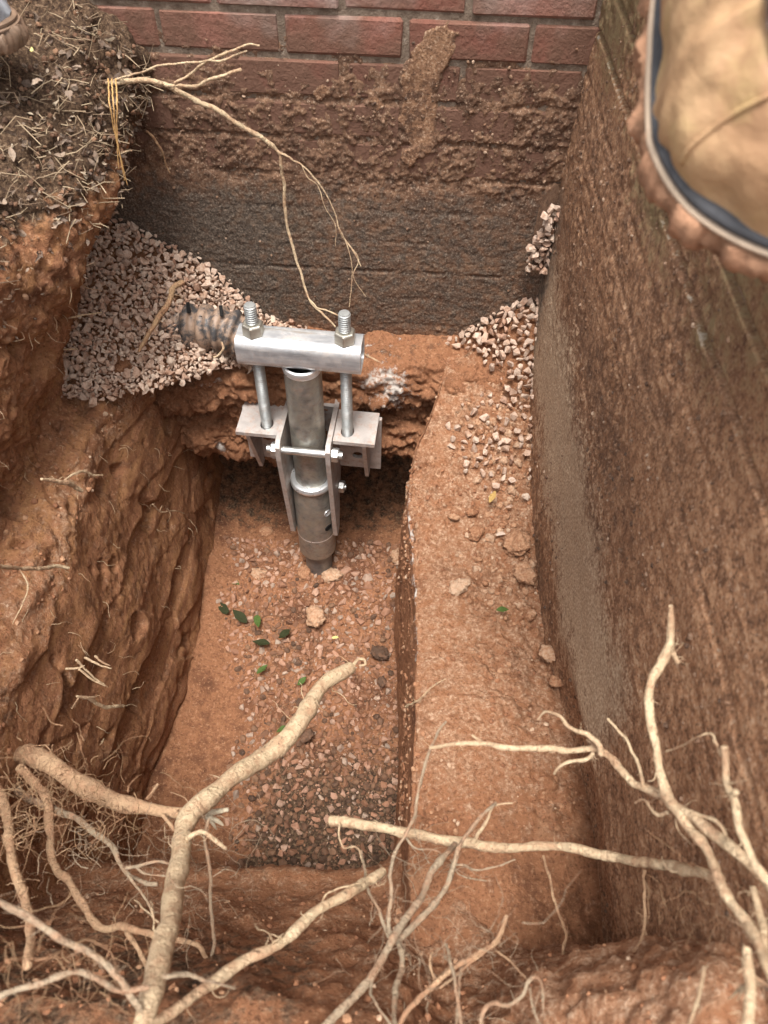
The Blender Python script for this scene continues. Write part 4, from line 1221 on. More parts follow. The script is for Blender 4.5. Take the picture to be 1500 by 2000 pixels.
root('thick speckled root rising from the bottom left to mid pit', [(270, 2060, .60, 64), (288, 1965, .64, 61), (305, 1890, .69, 58), (320, 1810, .76, 55), (336, 1735, .84, 53), (360, 1650, .96, 50), (392, 1588, 1.02, 50), (440, 1532, 1.07, 48), (500, 1487, 1.13, 46), (560, 1442, 1.18, 43), (590, 1396, 1.22, 42), (615, 1356, 1.26, 40), (650, 1326, 1.30, 38), (690, 1306, 1.34, 33)], M_root,
     [[(688, 1306, 1.335, 9), (698, 1290, 1.33, 8), (710, 1288, 1.325, 7), (712, 1298, 1.32, 6), (702, 1300, 1.32, 5)], [(365, 1640, .95, 14), (395, 1625, .95, 12), (440, 1658, .96, 8)]])
root('thick pinkish root jutting from the left bank with a broken end', [(10, 1462, 1.28, 46), (65, 1478, 1.18, 48), (115, 1497, 1.12, 46), (170, 1530, 1.10, 44), (230, 1562, 1.09, 42), (300, 1573, 1.09, 36), (350, 1580, 1.09, 34), (385, 1578, 1.09, 31), (412, 1584, 1.09, 26)], M_rootred,
     [[(288, 1560, 1.08, 9), (298, 1548, 1.07, 8), (307, 1532, 1.06, 7)], [(320, 1590, 1.07, 9), (345, 1630, 1.05, 8), (365, 1655, 1.04, 6)]])
sp = root('torn whitish splinters at the broken end of the left root', [(405, 1590, 1.085, 16), (425, 1586, 1.08, 14), (447, 1580, 1.075, 8)], M_wood, [[(410, 1592, 1.08, 14), (425, 1600, 1.075, 12), (436, 1612, 1.07, 5)], [(405, 1595, 1.08, 12), (418, 1610, 1.07, 8), (424, 1620, 1.07, 3)]], name='root_splinter')
root('curved brown root sweeping below the thick left root', with_d([(30, 1540), (80, 1572), (120, 1590), (150, 1602), (180, 1625), (215, 1652), (232, 1680), (248, 1705), (275, 1722), (305, 1728)], 1.14, .93, 20, 9), M_rootgrey,
     [with_d([(245, 1695), (275, 1690), (310, 1682), (345, 1690)], .95, .96, 9, 6), with_d([(250, 1710), (272, 1740), (290, 1765), (298, 1790)], .95, .94, 8, 4), with_d([(262, 1692), (280, 1705), (330, 1712)], .95, .95, 7, 4)])
root('pinkish root bending right behind the big root at lower left', with_d([(40, 1500), (78, 1545), (98, 1590), (98, 1630), (98, 1665), (115, 1700), (140, 1722), (158, 1760), (178, 1795), (200, 1812), (235, 1810), (270, 1820), (300, 1830)], 1.14, .86, 24, 17), M_rootred,
     [with_d([(246, 1818), (265, 1840), (278, 1865), (284, 1888)], .9, .86, 14, 10), with_d([(300, 1830), (350, 1838), (385, 1848), (400, 1868), (412, 1880)], .9, .9, 16, 9)])
root('short knobbly root hanging at the far left edge below the turf', with_d([(-30, 1500), (0, 1555), (16, 1600), (20, 1640), (25, 1680), (36, 1725), (50, 1765), (62, 1810), (62, 1850), (52, 1885)], 1.08, .76, 26, 22), M_rootred)
root('grey blurred root slanting from the left edge to the big root base', with_d([(-30, 1745), (15, 1770), (60, 1795), (130, 1840), (190, 1875), (235, 1915), (262, 1955), (285, 1995)], .60, .62, 18, 16), M_rootgrey)
root('pale blurred root arching along the bottom left corner', with_d([(-30, 1965), (20, 1940), (70, 1922), (120, 1903), (160, 1900), (200, 1920), (235, 1935), (290, 1930)], .58, .62, 15, 13), M_rootgrey,
     [with_d([(320, 1905), (370, 1905), (420, 1920), (460, 1930)], .62, .66, 13, 6)])
root('thin grey root hanging beside the big root', with_d([(408, 1600), (400, 1640), (405, 1670), (412, 1720), (413, 1780), (418, 1840), (412, 1890), (420, 1960)], 1.0, .88, 9, 8), M_rootgrey)
root('long smooth tan stick slanting up from the bottom', with_d([(255, 2030), (340, 1970), (440, 1908), (540, 1843), (620, 1785), (690, 1742), (752, 1705)], .60, .88, 30, 24), M_root,
     [with_d([(625, 1770), (640, 1745), (680, 1730), (712, 1722)], .8, .84, 5, 4)])
root('pale straight root lying across from the pit to the right wall', [(646, 1603, 1.02, 25), (700, 1610, 1.0, 24), (770, 1622, .98, 25), (850, 1638, .95, 26), (915, 1645, .93, 26), (945, 1652, .92, 24), (1010, 1652, .90, 24), (1080, 1657, .88, 24), (1160, 1668, .85, 25), (1240, 1682, .80, 25), (1320, 1696, .72, 27), (1405, 1712, .63, 28)], M_root,
     [[(664, 1607, 1.0, 6), (662, 1630, .99, 5), (672, 1655, .98, 5), (695, 1655, .97, 5), (708, 1680, .96, 6), (715, 1710, .95, 5)], [(925, 1645, .92, 11), (945, 1610, .91, 9), (965, 1575, .9, 5), (1000, 1568, .9, 3)]])
root('forked grey root fanning up from the bottom centre', with_d([(600, 2040), (650, 1985), (705, 1935), (740, 1885), (770, 1832), (800, 1790), (828, 1745), (845, 1700), (872, 1665), (890, 1650)], .66, .90, 22, 15), M_rootgrey,
     [with_d([(775, 1845), (810, 1808), (850, 1765), (875, 1725), (885, 1690), (897, 1655), (915, 1625), (945, 1590), (968, 1568)], .80, .9, 18, 8),
      with_d([(765, 1835), (758, 1790), (764, 1740), (766, 1690), (775, 1655), (800, 1615), (812, 1590), (815, 1555), (830, 1495), (850, 1440), (870, 1408)], .80, .95, 11, 6),
      with_d([(780, 1840), (786, 1890), (774, 1930), (770, 1970), (778, 2020)], .78, .66, 15, 12),
      with_d([(758, 1830), (740, 1775), (718, 1735), (712, 1700), (706, 1662)], .80, .92, 9, 5),
      with_d([(745, 1880), (725, 1925), (735, 1960), (770, 2010)], .74, .66, 10, 6), with_d([(880, 1690), (905, 1690), (930, 1700), (975, 1690), (1005, 1678)], .88, .9, 6, 4),
      with_d([(790, 1632), (810, 1655), (850, 1660), (865, 1672)], .9, .9, 6, 4), with_d([(880, 1680), (900, 1710), (950, 1720)], .88, .9, 5, 3)])
root('tall pale root in front of the right wall', [(1311, 1183, .735, 12), (1310, 1225, .735, 20), (1309, 1262, .73, 24), (1293, 1296, .73, 24), (1274, 1325, .725, 23), (1268, 1360, .72, 22), (1269, 1395, .715, 22), (1277, 1435, .71, 22), (1287, 1474, .70, 23), (1291, 1512, .69, 24), (1304, 1549, .68, 26), (1328, 1592, .66, 30), (1346, 1620, .65, 26), (1372, 1652, .63, 25), (1396, 1690, .61, 26), (1411, 1725, .59, 27), (1432, 1768, .57, 27), (1460, 1804, .55, 27), (1479, 1838, .53, 28), (1498, 1885, .51, 28), (1530, 1960, .49, 28)], M_root,
     [[(1309, 1262, .73, 16), (1318, 1280, .73, 14), (1326, 1296, .73, 11)],
      [(1318, 1572, .67, 22), (1345, 1592, .655, 24), (1390, 1620, .63, 25), (1438, 1658, .61, 26), (1478, 1702, .59, 26), (1515, 1745, .57, 26)],
      [(1335, 1585, .66, 9), (1365, 1590, .645, 8), (1405, 1610, .63, 9), (1425, 1645, .62, 8), (1445, 1665, .61, 6)]])
root('branching pale root reaching left over the ledge', with_d([(1308, 1563), (1290, 1553), (1260, 1542), (1237, 1532), (1222, 1515), (1208, 1497), (1188, 1480), (1160, 1466), (1100, 1464), (1040, 1461), (980, 1459), (945, 1453), (900, 1452), (870, 1456), (840, 1460)], .70, .86, 25, 8), M_root,
     [with_d([(1172, 1473), (1165, 1452), (1148, 1436), (1125, 1428), (1108, 1418), (1095, 1399), (1080, 1393), (1063, 1391), (1050, 1405)], .76, .82, 16, 4),
      with_d([(1160, 1472), (1140, 1482), (1115, 1488), (1092, 1499), (1082, 1512)], .77, .8, 11, 6),
      with_d([(1257, 1535), (1250, 1505), (1240, 1478), (1225, 1448), (1210, 1430), (1187, 1403)], .72, .78, 9, 6),
      with_d([(948, 1454), (935, 1445), (922, 1436)], .83, .84, 9, 6), with_d([(1305, 1590), (1282, 1590), (1270, 1575), (1257, 1562), (1240, 1568)], .68, .73, 10, 5)])
root('upright pale root with a cut top at the right edge', [(1412, 1456, .60, 20), (1417, 1490, .60, 18), (1422, 1530, .595, 19), (1432, 1570, .59, 21), (1440, 1610, .58, 22), (1455, 1645, .57, 22), (1480, 1690, .555, 22), (1520, 1745, .54, 22)], M_root,
     [[(1408, 1475, .605, 9), (1398, 1450, .61, 7), (1388, 1433, .62, 5), (1360, 1440, .63, 3), (1335, 1455, .65, 3), (1300, 1468, .67, 3)], [(1425, 1530, .59, 6), (1445, 1526, .58, 5), (1458, 1524, .57, 3)], [(1432, 1550, .585, 16), (1434, 1545, .58, 15)]])
root('torn root stump standing in the bottom right corner', with_d([(1462, 1858), (1465, 1895), (1468, 1935), (1464, 1975), (1460, 2030)], .52, .48, 24, 26), M_root,
     [with_d([(1475, 1905), (1455, 1925), (1435, 1942), (1424, 1950)], .51, .52, 14, 3), with_d([(1472, 1893), (1452, 1892), (1440, 1900)], .51, .51, 12, 4), with_d([(1472, 1915), (1452, 1935), (1440, 1955)], .51, .515, 8, 2), with_d([(1475, 1910), (1500, 1925), (1530, 1945)], .51, .50, 10, 8)])
root('pale root running down behind the right-hand tangle', with_d([(1470, 1735), (1476, 1770), (1486, 1805), (1488, 1840), (1496, 1880)], .58, .53, 18, 20), M_root)
root('thin straight reddish root lying on the near ledge', with_d([(1062, 1672), (1072, 1710), (1082, 1755), (1094, 1795), (1107, 1822), (1100, 1850), (1101, 1900), (1098, 1985)], 1.02, .84, 7, 7), M_rootred)
root('thin forked root hanging below the straight root at right', with_d([(1258, 1700), (1259, 1735), (1257, 1790), (1256, 1825), (1236, 1865), (1222, 1900), (1211, 1935)], .86, .74, 8, 6), M_rootred,
     [with_d([(1258, 1818), (1275, 1850), (1290, 1872), (1305, 1900)], .82, .78, 5, 3)])
root('short bare root sticking out of the reddish mound', with_d([(1377, 1888), (1371, 1920), (1362, 1955), (1340, 2010)], .58, .56, 10, 9), M_root)
root('fuzzy pink fibrous root at the bottom centre', with_d([(990, 1790), (975, 1830), (945, 1855), (905, 1882), (870, 1905), (830, 1940), (795, 1980), (770, 2030)], .76, .66, 10, 14), M_rootred,
     [with_d([(975, 1840), (930, 1865), (880, 1890), (840, 1925)], .75, .7, 8, 6), with_d([(965, 1855), (1000, 1880), (1030, 1915)], .75, .7, 5, 4), with_d([(850, 1920), (840, 1880), (845, 1860)], .72, .74, 6, 4), with_d([(985, 1800), (965, 1845), (920, 1880), (860, 1930)], .755, .7, 6, 6)])
root('looped pale root at the bottom right of centre', with_d([(935, 2030), (945, 1975), (965, 1962), (995, 1965), (1022, 1945), (1030, 1920), (1044, 1908), (1058, 1925), (1060, 1970)], .66, .70, 11, 7), M_rootgrey,
     [with_d([(1035, 1930), (1040, 1965), (1060, 2010)], .69, .66, 7, 6)])
root('grey vertical root pair near the bottom edge', with_d([(872, 1845), (880, 1880), (890, 1930), (905, 2020)], .74, .66, 8, 11), M_rootgrey, [with_d([(900, 1885), (896, 1940), (890, 2020)], .72, .66, 7, 9)])
root('pale root crossing the brick wall and hanging down in front of it', [(150, 158, ('y', 1.27), 9), (200, 161, ('y', 1.28), 11), (250, 157, ('y', 1.29), 13), (300, 160, ('y', 1.30), 12), (328, 168, ('y', 1.31), 11), (370, 189, ('y', 1.32), 12), (425, 217, ('y', 1.325), 12), (475, 247, ('y', 1.33), 11), (515, 269, ('y', 1.335), 11), (545, 297, ('y', 1.34), 10), (550, 325, ('y', 1.34), 8), (557, 370, ('y', 1.34), 8), (559, 425, ('y', 1.335), 7), (572, 485, ('y', 1.325), 7), (588, 535, ('y', 1.31), 6), (604, 585, ('y', 1.29), 5), (630, 612, ('y', 1.26), 5), (655, 638, ('y', 1.24), 4)], M_root,
     [[(322, 165, ('y', 1.305), 9), (350, 166, ('y', 1.30), 8), (382, 168, ('y', 1.29), 8), (402, 157, ('y', 1.285), 8), (440, 146, ('y', 1.28), 8), (470, 135, ('y', 1.275), 8)],
      [(340, 161, ('y', 1.30), 6), (368, 148, ('y', 1.30), 6), (392, 128, ('y', 1.29), 6), (420, 112, ('y', 1.29), 6), (455, 97, ('y', 1.28), 6), (485, 87, ('y', 1.28), 5), (506, 90, ('y', 1.28), 4)],
      [(222, 157, ('y', 1.285), 6), (250, 148, ('y', 1.28), 5), (285, 138, ('y', 1.28), 5), (310, 128, ('y', 1.28), 5), (345, 125, ('y', 1.28), 5), (390, 121, ('y', 1.28), 5), (430, 118, ('y', 1.28), 5), (460, 107, ('y', 1.28), 4), (482, 99, ('y', 1.28), 4)],
      [(546, 297, ('y', 1.34), 6), (568, 310, ('y', 1.335), 5), (590, 323, ('y', 1.33), 4), (618, 352, ('y', 1.33), 4), (640, 385, ('y', 1.33), 3), (655, 420, ('y', 1.325), 3), (665, 455, ('y', 1.32), 3), (690, 490, ('y', 1.31), 3), (705, 520, ('y', 1.30), 2)],
      [(590, 323, ('y', 1.33), 3), (600, 345, ('y', 1.33), 3), (622, 365, ('y', 1.33), 2.5), (635, 405, ('y', 1.32), 2), (655, 440, ('y', 1.32), 2), (655, 480, ('y', 1.32), 2)],
      [(662, 445, ('y', 1.32), 2.5), (678, 480, ('y', 1.31), 2.5), (688, 530, ('y', 1.30), 2), (682, 600, ('y', 1.28), 2)],
      [(668, 462, ('y', 1.32), 2.5), (700, 505, ('y', 1.31), 2.5), (690, 540, ('y', 1.30), 2), (715, 580, ('y', 1.3), 1.5)],
      [(604, 585, ('y', 1.29), 4), (620, 600, ('y', 1.27), 4), (648, 610, ('y', 1.25), 4), (680, 626, ('y', 1.24), 3)]])
for x0, x1, yb, lb_ in ((211, 249, 362, 'left pine needle hanging over the wall root'), (218, 243, 352, 'middle pine needle hanging over the wall root'), (226, 232, 330, 'right pine needle hanging over the wall root')):
    root(lb_, [(x0, 154, ('y', 1.255), 3.4), (x0 + 1, 164, ('y', 1.22), 3.4), (x0 + 3, 200, ('y', 1.17), 3.4), (x0 + (x1 - x0) * .35, 260, ('y', 1.17), 3.2), (x1, yb, ('y', 1.17), 1.8)], M_needle, name='pine_needle')['category'] = 'needle'
root('pale thin root poking out of the mulch towards the block base', [(40, 275, ('y', 1.12), 6), (80, 286, ('y', 1.15), 6), (140, 298, ('y', 1.18), 6), (180, 302, ('y', 1.20), 6), (210, 306, ('y', 1.22), 5), (235, 299, ('y', 1.23), 5), (257, 294, ('y', 1.24), 3)], M_root, [[(140, 299, ('y', 1.18), 3), (155, 310, ('y', 1.18), 3), (168, 318, ('y', 1.18), 2)]])
root('dark thin root on the wall left of the pale block area', [(285, 255, ('y', 1.345), 5), (300, 270, ('y', 1.345), 6), (315, 292, ('y', 1.345), 5), (322, 315, ('y', 1.35), 5), (332, 338, ('y', 1.35), 4)], M_rootdirty)
root('muddy tan root lying down the gravel heap', [(358, 552, ('y', 1.26), 13), (340, 565, ('y', 1.235), 14), (335, 588, ('y', 1.215), 14), (318, 615, ('y', 1.20), 13), (295, 645, ('y', 1.175), 12), (280, 670, ('y', 1.16), 9), (272, 686, ('y', 1.15), 6)], M_rootdirty)
root('short forked yellow root lying on the left clay shelf', [(80, 936, ('x', -.545), 6), (100, 938, ('x', -.54), 10), (128, 942, ('x', -.53), 13), (148, 952, ('x', -.525), 12), (160, 960, ('x', -.52), 9)], M_root, [[(126, 940, ('x', -.53), 5), (145, 925, ('x', -.525), 6), (165, 921, ('x', -.52), 6), (185, 929, ('x', -.515), 6), (200, 928, ('x', -.51), 4)]])
root('pale straight root crossing the left image edge above the shelf', [(-40, 1102, ('x', -.56), 10), (20, 1108, ('x', -.555), 10), (70, 1110, ('x', -.545), 10), (110, 1106, ('x', -.535), 9), (134, 1110, ('x', -.525), 7)], M_root, [[(38, 1112, ('x', -.55), 4), (52, 1135, ('x', -.54), 4), (52, 1160, ('x', -.535), 3), (25, 1218, ('x', -.55), 2)]])
root('short pale root stub on the left bank below the twig bundle', [(150, 1360, ('x', -.50), 8), (175, 1364, ('x', -.49), 10), (205, 1380, ('x', -.48), 9), (242, 1380, ('x', -.465), 8)], M_root, [[(155, 1362, ('x', -.495), 4), (140, 1385, ('x', -.50), 3)]])
root('curved thin root beside the gravel at the left bank', [(10, 600, ('y', 1.02), 5), (40, 608, ('y', 1.04), 5), (75, 618, ('y', 1.06), 5), (110, 622, ('y', 1.09), 5), (150, 618, ('y', 1.12), 5), (198, 610, ('y', 1.15), 3)], M_root)
root('pale crossing rootlets at the lower left of the heap', [(-10, 705, ('y', .98), 4), (30, 695, ('y', 1.02), 5), (70, 685, ('y', 1.06), 5), (150, 682, ('y', 1.10), 4)], M_root, [[(0, 725, ('y', 1.0), 4), (60, 705, ('y', 1.05), 4), (130, 690, ('y', 1.09), 3)]])
root('thin root arching over the shadowed heap edge', [(80, 530, ('y', 1.08), 4), (110, 535, ('y', 1.09), 4), (155, 540, ('y', 1.12), 4), (165, 560, ('y', 1.13), 3), (198, 568, ('y', 1.15), 2)], M_root)
for k, (a, b) in enumerate((((148, 1290), (210, 1342)), ((165, 1285), (218, 1305)), ((155, 1308), (205, 1340)), ((185, 1282), (215, 1300)), ((130, 1306), (165, 1300)))):
    lb_ = ('longest twig of the bundle in the left bank', 'upper twig of the bundle in the left bank', 'lower twig of the bundle in the left bank', 'shortest twig of the bundle in the left bank', 'leftmost twig of the bundle in the left bank')[k]
    root(lb_, [(a[0], a[1], ('x', -.515), 6), ((a[0] + b[0]) / 2, (a[1] + b[1]) / 2 + 3, ('x', -.495), 5), (b[0], b[1], ('x', -.475), 3)], M_root, name='bank_twig')
root('wavy white rootlet on the lower left bank', [(298, 985, ('x', -.49), 4), (312, 998, ('x', -.485), 4), (322, 1000, ('x', -.48), 3), (340, 997, ('x', -.475), 3), (360, 1003, ('x', -.47), 2)], M_root, [[(312, 998, ('x', -.485), 3), (316, 988, ('x', -.485), 2)]])
root('thin pale rootlet on the side of the right ledge', [(792, 1380, ('z', .50), 5), (820, 1365, ('z', .56), 5), (840, 1345, ('z', .58), 5), (870, 1325, ('z', .57), 3)], M_root)
root('short white twig lying on the beam side of the footing', [(708, 690, ('y', 1.22), 4), (728, 700, ('y', 1.21), 4), (744, 708, ('y', 1.205), 3)], M_root, name='short_twig')
root('short white rootlet below the drain pipe end', [(432, 668, ('y', 1.20), 5), (436, 680, ('y', 1.19), 5), (428, 692, ('y', 1.185), 5), (417, 697, ('y', 1.18), 4)], M_root, name='short_twig')

# fine hair roots: far too many to count
def strands(name, label, seeds, n, length, wpx, mat, sp=40, droop=.3, dsp=.06, seed=1):
    r = np.random.default_rng(seed)
    Vs, Qs, off = [], [], 0
    for k in range(n):
        px, py, d = seeds[int(r.integers(len(seeds)))]
        p = at_d(px + r.normal() * sp, py + r.normal() * sp, d + r.normal() * dsp)
        dirv = r.normal(size=3); dirv[2] -= droop; dirv /= np.linalg.norm(dirv)
        L = length * r.uniform(.3, 1.2); m_ = 10
        pts = [p]
        for i in range(m_ - 1):
            dirv = dirv + r.normal(size=3) * .32 + np.array((0, 0, -.06)); dirv /= np.linalg.norm(dirv)
            pts.append(pts[-1] + dirv * L / m_)
        rad = np.linspace(1, .4, m_) * wpx * r.uniform(.5, 1.2) * d / F / 2
        V, q, _ = tube(np.array(pts), rad, 4, cap=False)
        Vs.append(V); Qs.append(q + off); off += len(V)
    o = link(name, np_mesh(name, np.concatenate(Vs), np.concatenate(Qs), True), mat)
    tag(o, label, 'roots', kind='stuff')
strands('fine_roots', 'tangle of fine brown rootlets under the turf at lower left', [(60, 1520, .95), (120, 1560, .97), (180, 1600, 1.0), (60, 1600, .9), (150, 1500, 1.02), (20, 1560, .9), (210, 1580, 1.03)], 190, .075, 2.0, M_rootdirty, 38, .3, seed=2)
strands('fine_roots', 'fine rootlets hanging round the big root at lower left', [(300, 1650, 1.0), (380, 1640, 1.0), (300, 1740, .95), (410, 1680, .98), (350, 1800, .92), (150, 1700, .9), (440, 1620, 1.02)], 120, .085, 1.7, M_rootgrey, 45, .4, seed=3)
strands('fine_roots', 'blurred mossy rootlets in the bottom left corner', [(60, 1880, .66), (120, 1860, .7), (200, 1880, .72), (40, 1930, .6), (160, 1930, .64)], 70, .06, 2.2, M_rootdirty, 50, .1, seed=4)
strands('fine_roots', 'fine rootlets round the forked root at bottom centre', [(780, 1850, .78), (850, 1890, .75), (900, 1900, .74), (700, 1900, .72), (960, 1850, .76), (900, 1960, .68), (1040, 1980, .66), (860, 1680, .92), (800, 1720, .9)], 130, .07, 1.6, M_rootgrey, 45, .1, seed=5)
strands('fine_roots', 'fine rootlets in the hollow at the lower right', [(1320, 1820, .72), (1370, 1840, .68), (1420, 1760, .62), (1300, 1800, .76), (1440, 1800, .6)], 30, .07, 1.8, M_rootdirty, 30, .4, .03, seed=6)
# hairs standing out of the left bank
ii = RNG.integers(40, NB[0] - 150, 260); jj = RNG.integers(230, NB[1] - 60, 260)
Vs, Qs, off = [], [], 0
for a_, b_ in zip(ii, jj):
    p, dn = bank_V[a_, b_], bank_N[a_, b_]
    pts = [p - dn * .004]; dirv = dn + RNG.normal(size=3) * .8
    for k in range(7):
        dirv = dirv + RNG.normal(size=3) * .4 + np.array((0, 0, -.2)); dirv /= np.linalg.norm(dirv); pts.append(pts[-1] + dirv * RNG.uniform(.003, .009))
    V, q, _ = tube(np.array(pts), np.linspace(.0007, .0003, 8) * RNG.uniform(.5, 1.3), 4, cap=False)
    Vs.append(V); Qs.append(q + off); off += len(V)
tag(link('bank_rootlets', np_mesh('bank_rootlets', np.concatenate(Vs), np.concatenate(Qs), True), M_root), 'hair-thin pale rootlets sticking out of the left clay bank', 'roots', kind='stuff')

# ------------------------------------------------------------------ LEAF LITTER at the top left
def leaf_mesh(k, w=.45, curl=.3, n=6):
    r = np.random.default_rng(k)
    s = np.linspace(0, 1, n)
    hw = w * .5 * np.sin(np.pi * np.clip(s, .03, .985) ** .85) + .01
    c = curl * r.uniform(.4, 1.4)
    V = []
    for i in range(n):
        z = c * (s[i] - .5) ** 2 * r.choice((-1, 1)) * 1.2
        e = c * hw[i] * r.uniform(.4, 1.2)
        V += [(s[i] - .5, -hw[i] * r.uniform(.85, 1.1), z + e), (s[i] - .5, 0, z), (s[i] - .5, hw[i] * r.uniform(.85, 1.1), z + e)]
    q = [(i * 3 + j, i * 3 + 3 + j, i * 3 + 4 + j, i * 3 + 1 + j) for i in range(n - 1) for j in (0, 1)]
    t = [(a, b, c_) for a, b, c_, d_ in q] + [(a, c_, d_) for a, b, c_, d_ in q]
    me = bpy.data.meshes.new('leaf'); me.from_pydata([tuple(map(float, v)) for v in V], [], t); me.update()
    return me
LV = [leaf_mesh(k, .5, .8) for k in range(8)]
ii = RNG.integers(30, 330, 15000); jj = RNG.integers(60, 330, 15000)
P = bank_V[ii, jj]; nn = bank_N[ii, jj]
kk = (P[:, 0] > -1.0) & (P[:, 0] < -.42) & (P[:, 1] < 1.36) & (P[:, 2] + .05 * fbm(P, 12, 2, seed=4) > 1.15 - .16 * RNG.uniform(0, 1, len(P)) ** 4)
P, nn = P[kk], nn[kk]
h = len(P) // 3
sz = .005 + .016 * RNG.uniform(0, 1, len(P)) ** 1.5
tag(scatter_stuff('leaf_litter', LV, P[:h] + nn[:h] * .005, sz[:h], M_leafbrown), 'dead brown leaf litter on the ground at the upper left', 'leaf litter', kind='stuff')
tag(scatter_stuff('mulch_crumbs', CL, P[h:2 * h] + nn[h:2 * h] * .002, sz[h:2 * h] * .6, M_soilclod), 'dark mulch crumbs under the leaf litter at upper left', 'mulch', kind='stuff')
Vs, Qs, off = [], [], 0
for p, dn in zip(P[2 * h:], nn[2 * h:]):
    L = .008 + .05 * RNG.uniform() ** 1.6; dirv = RNG.normal(size=3) + dn * .25; dirv[2] *= .45; dirv /= np.linalg.norm(dirv)
    c = p + dn * RNG.uniform(.003, .014)
    b_ = RNG.normal(size=3) * .12 * L
    V, q, _ = tube(np.array([c - dirv * L / 2, c + b_, c + dirv * L / 2]), np.array([1, .9, .5]) * RNG.uniform(.0004, .0010), 4, cap=False)
    Vs.append(V); Qs.append(q + off); off += len(V)
tag(link('straw_litter', np_mesh('straw_litter', np.concatenate(Vs), np.concatenate(Qs), True), M_straw), 'dry straw and needle bits scattered over the mulch at upper left', 'straw', kind='stuff')
def leaf(px, py, zf, w, mat, lb_, k, tilt=.25):
    p = zf(px, py)
    me = leaf_mesh(500 + k, .46, .35, 8); me.materials.append(mat)
    o = link('fallen_leaf', me); s_ = w * ((p - C0) @ AX) / F
    o.location = p; o.scale = (s_,) * 3; r = random.Random(k)
    o.rotation_euler = (r.uniform(-tilt, tilt), r.uniform(-tilt, tilt), r.uniform(0, 6.28))
    tag(o, lb_, 'leaf')
fz = lambda x, y: at_z(x, y, .03)
for k, (px, py, w, mt, lb_) in enumerate(((455, 1136, 30, M_leafgreen, 'bright green leaf left in the pit floor gravel'), (440, 1104, 28, M_leafdark, 'upright dark leaf above the bright green leaf'), (428, 1142, 24, M_leafdark, 'dark narrow leaf on clay beside the bright green leaf'),
        (436, 1188, 36, M_leafdark, 'long dark leaf on the left rim of the gravel'), (468, 1203, 38, M_leafdark, 'dark curled leaf amid left floor gravel'), (503, 1213, 30, M_leafgreen, 'green leaf of the small sprig'), (510, 1255, 34, M_leafdark, 'dark green leaf at the end of the sprig'),
        (555, 1238, 32, M_leafdark, 'thin dark leaf beside the yellow chip'), (512, 1307, 26, M_leafgreen, 'narrow green leaf on bare clay'), (590, 1330, 24, M_leafgreen, 'small round bright green leaf in the middle of the floor'), (552, 1424, 26, M_leafgreen, 'green leaf half hidden behind the big root'))):
    leaf(px, py, fz, w, mt, lb_, k)
leaf(982, 1190, lambda x, y: at_z(x, y, .535), 26, M_leafgreen, 'small green leaf on the right clay ledge', 40)
leaf(962, 970, lambda x, y: at_z(x, y, .575), 26, M_leafochre, 'ochre leaf scrap on the upper ledge', 41)
leaf(62, 98, lambda x, y: at_z(x, y, 1.335), 14, M_leafyellow, 'tiny yellow leaf beside the dark boot toe', 42)
for k, (px, py, w) in enumerate(((110, 150, 34), (135, 185, 32), (70, 160, 30), (150, 130, 28))):
    leaf(px, py, lambda x, y: at_z(x, y, 1.315), w, M_leafbrown, ('curled grey-brown leaf right of the dark boot', 'grey-brown leaf hanging over the lip of the bank', 'dull brown leaf below the dark boot', 'brown leaf near the wall on the mulch')[k], 60 + k, .6)
leaf(655, 1245, fz, 14, M_leafyellow, 'small yellow chip on the pit floor gravel', 71)

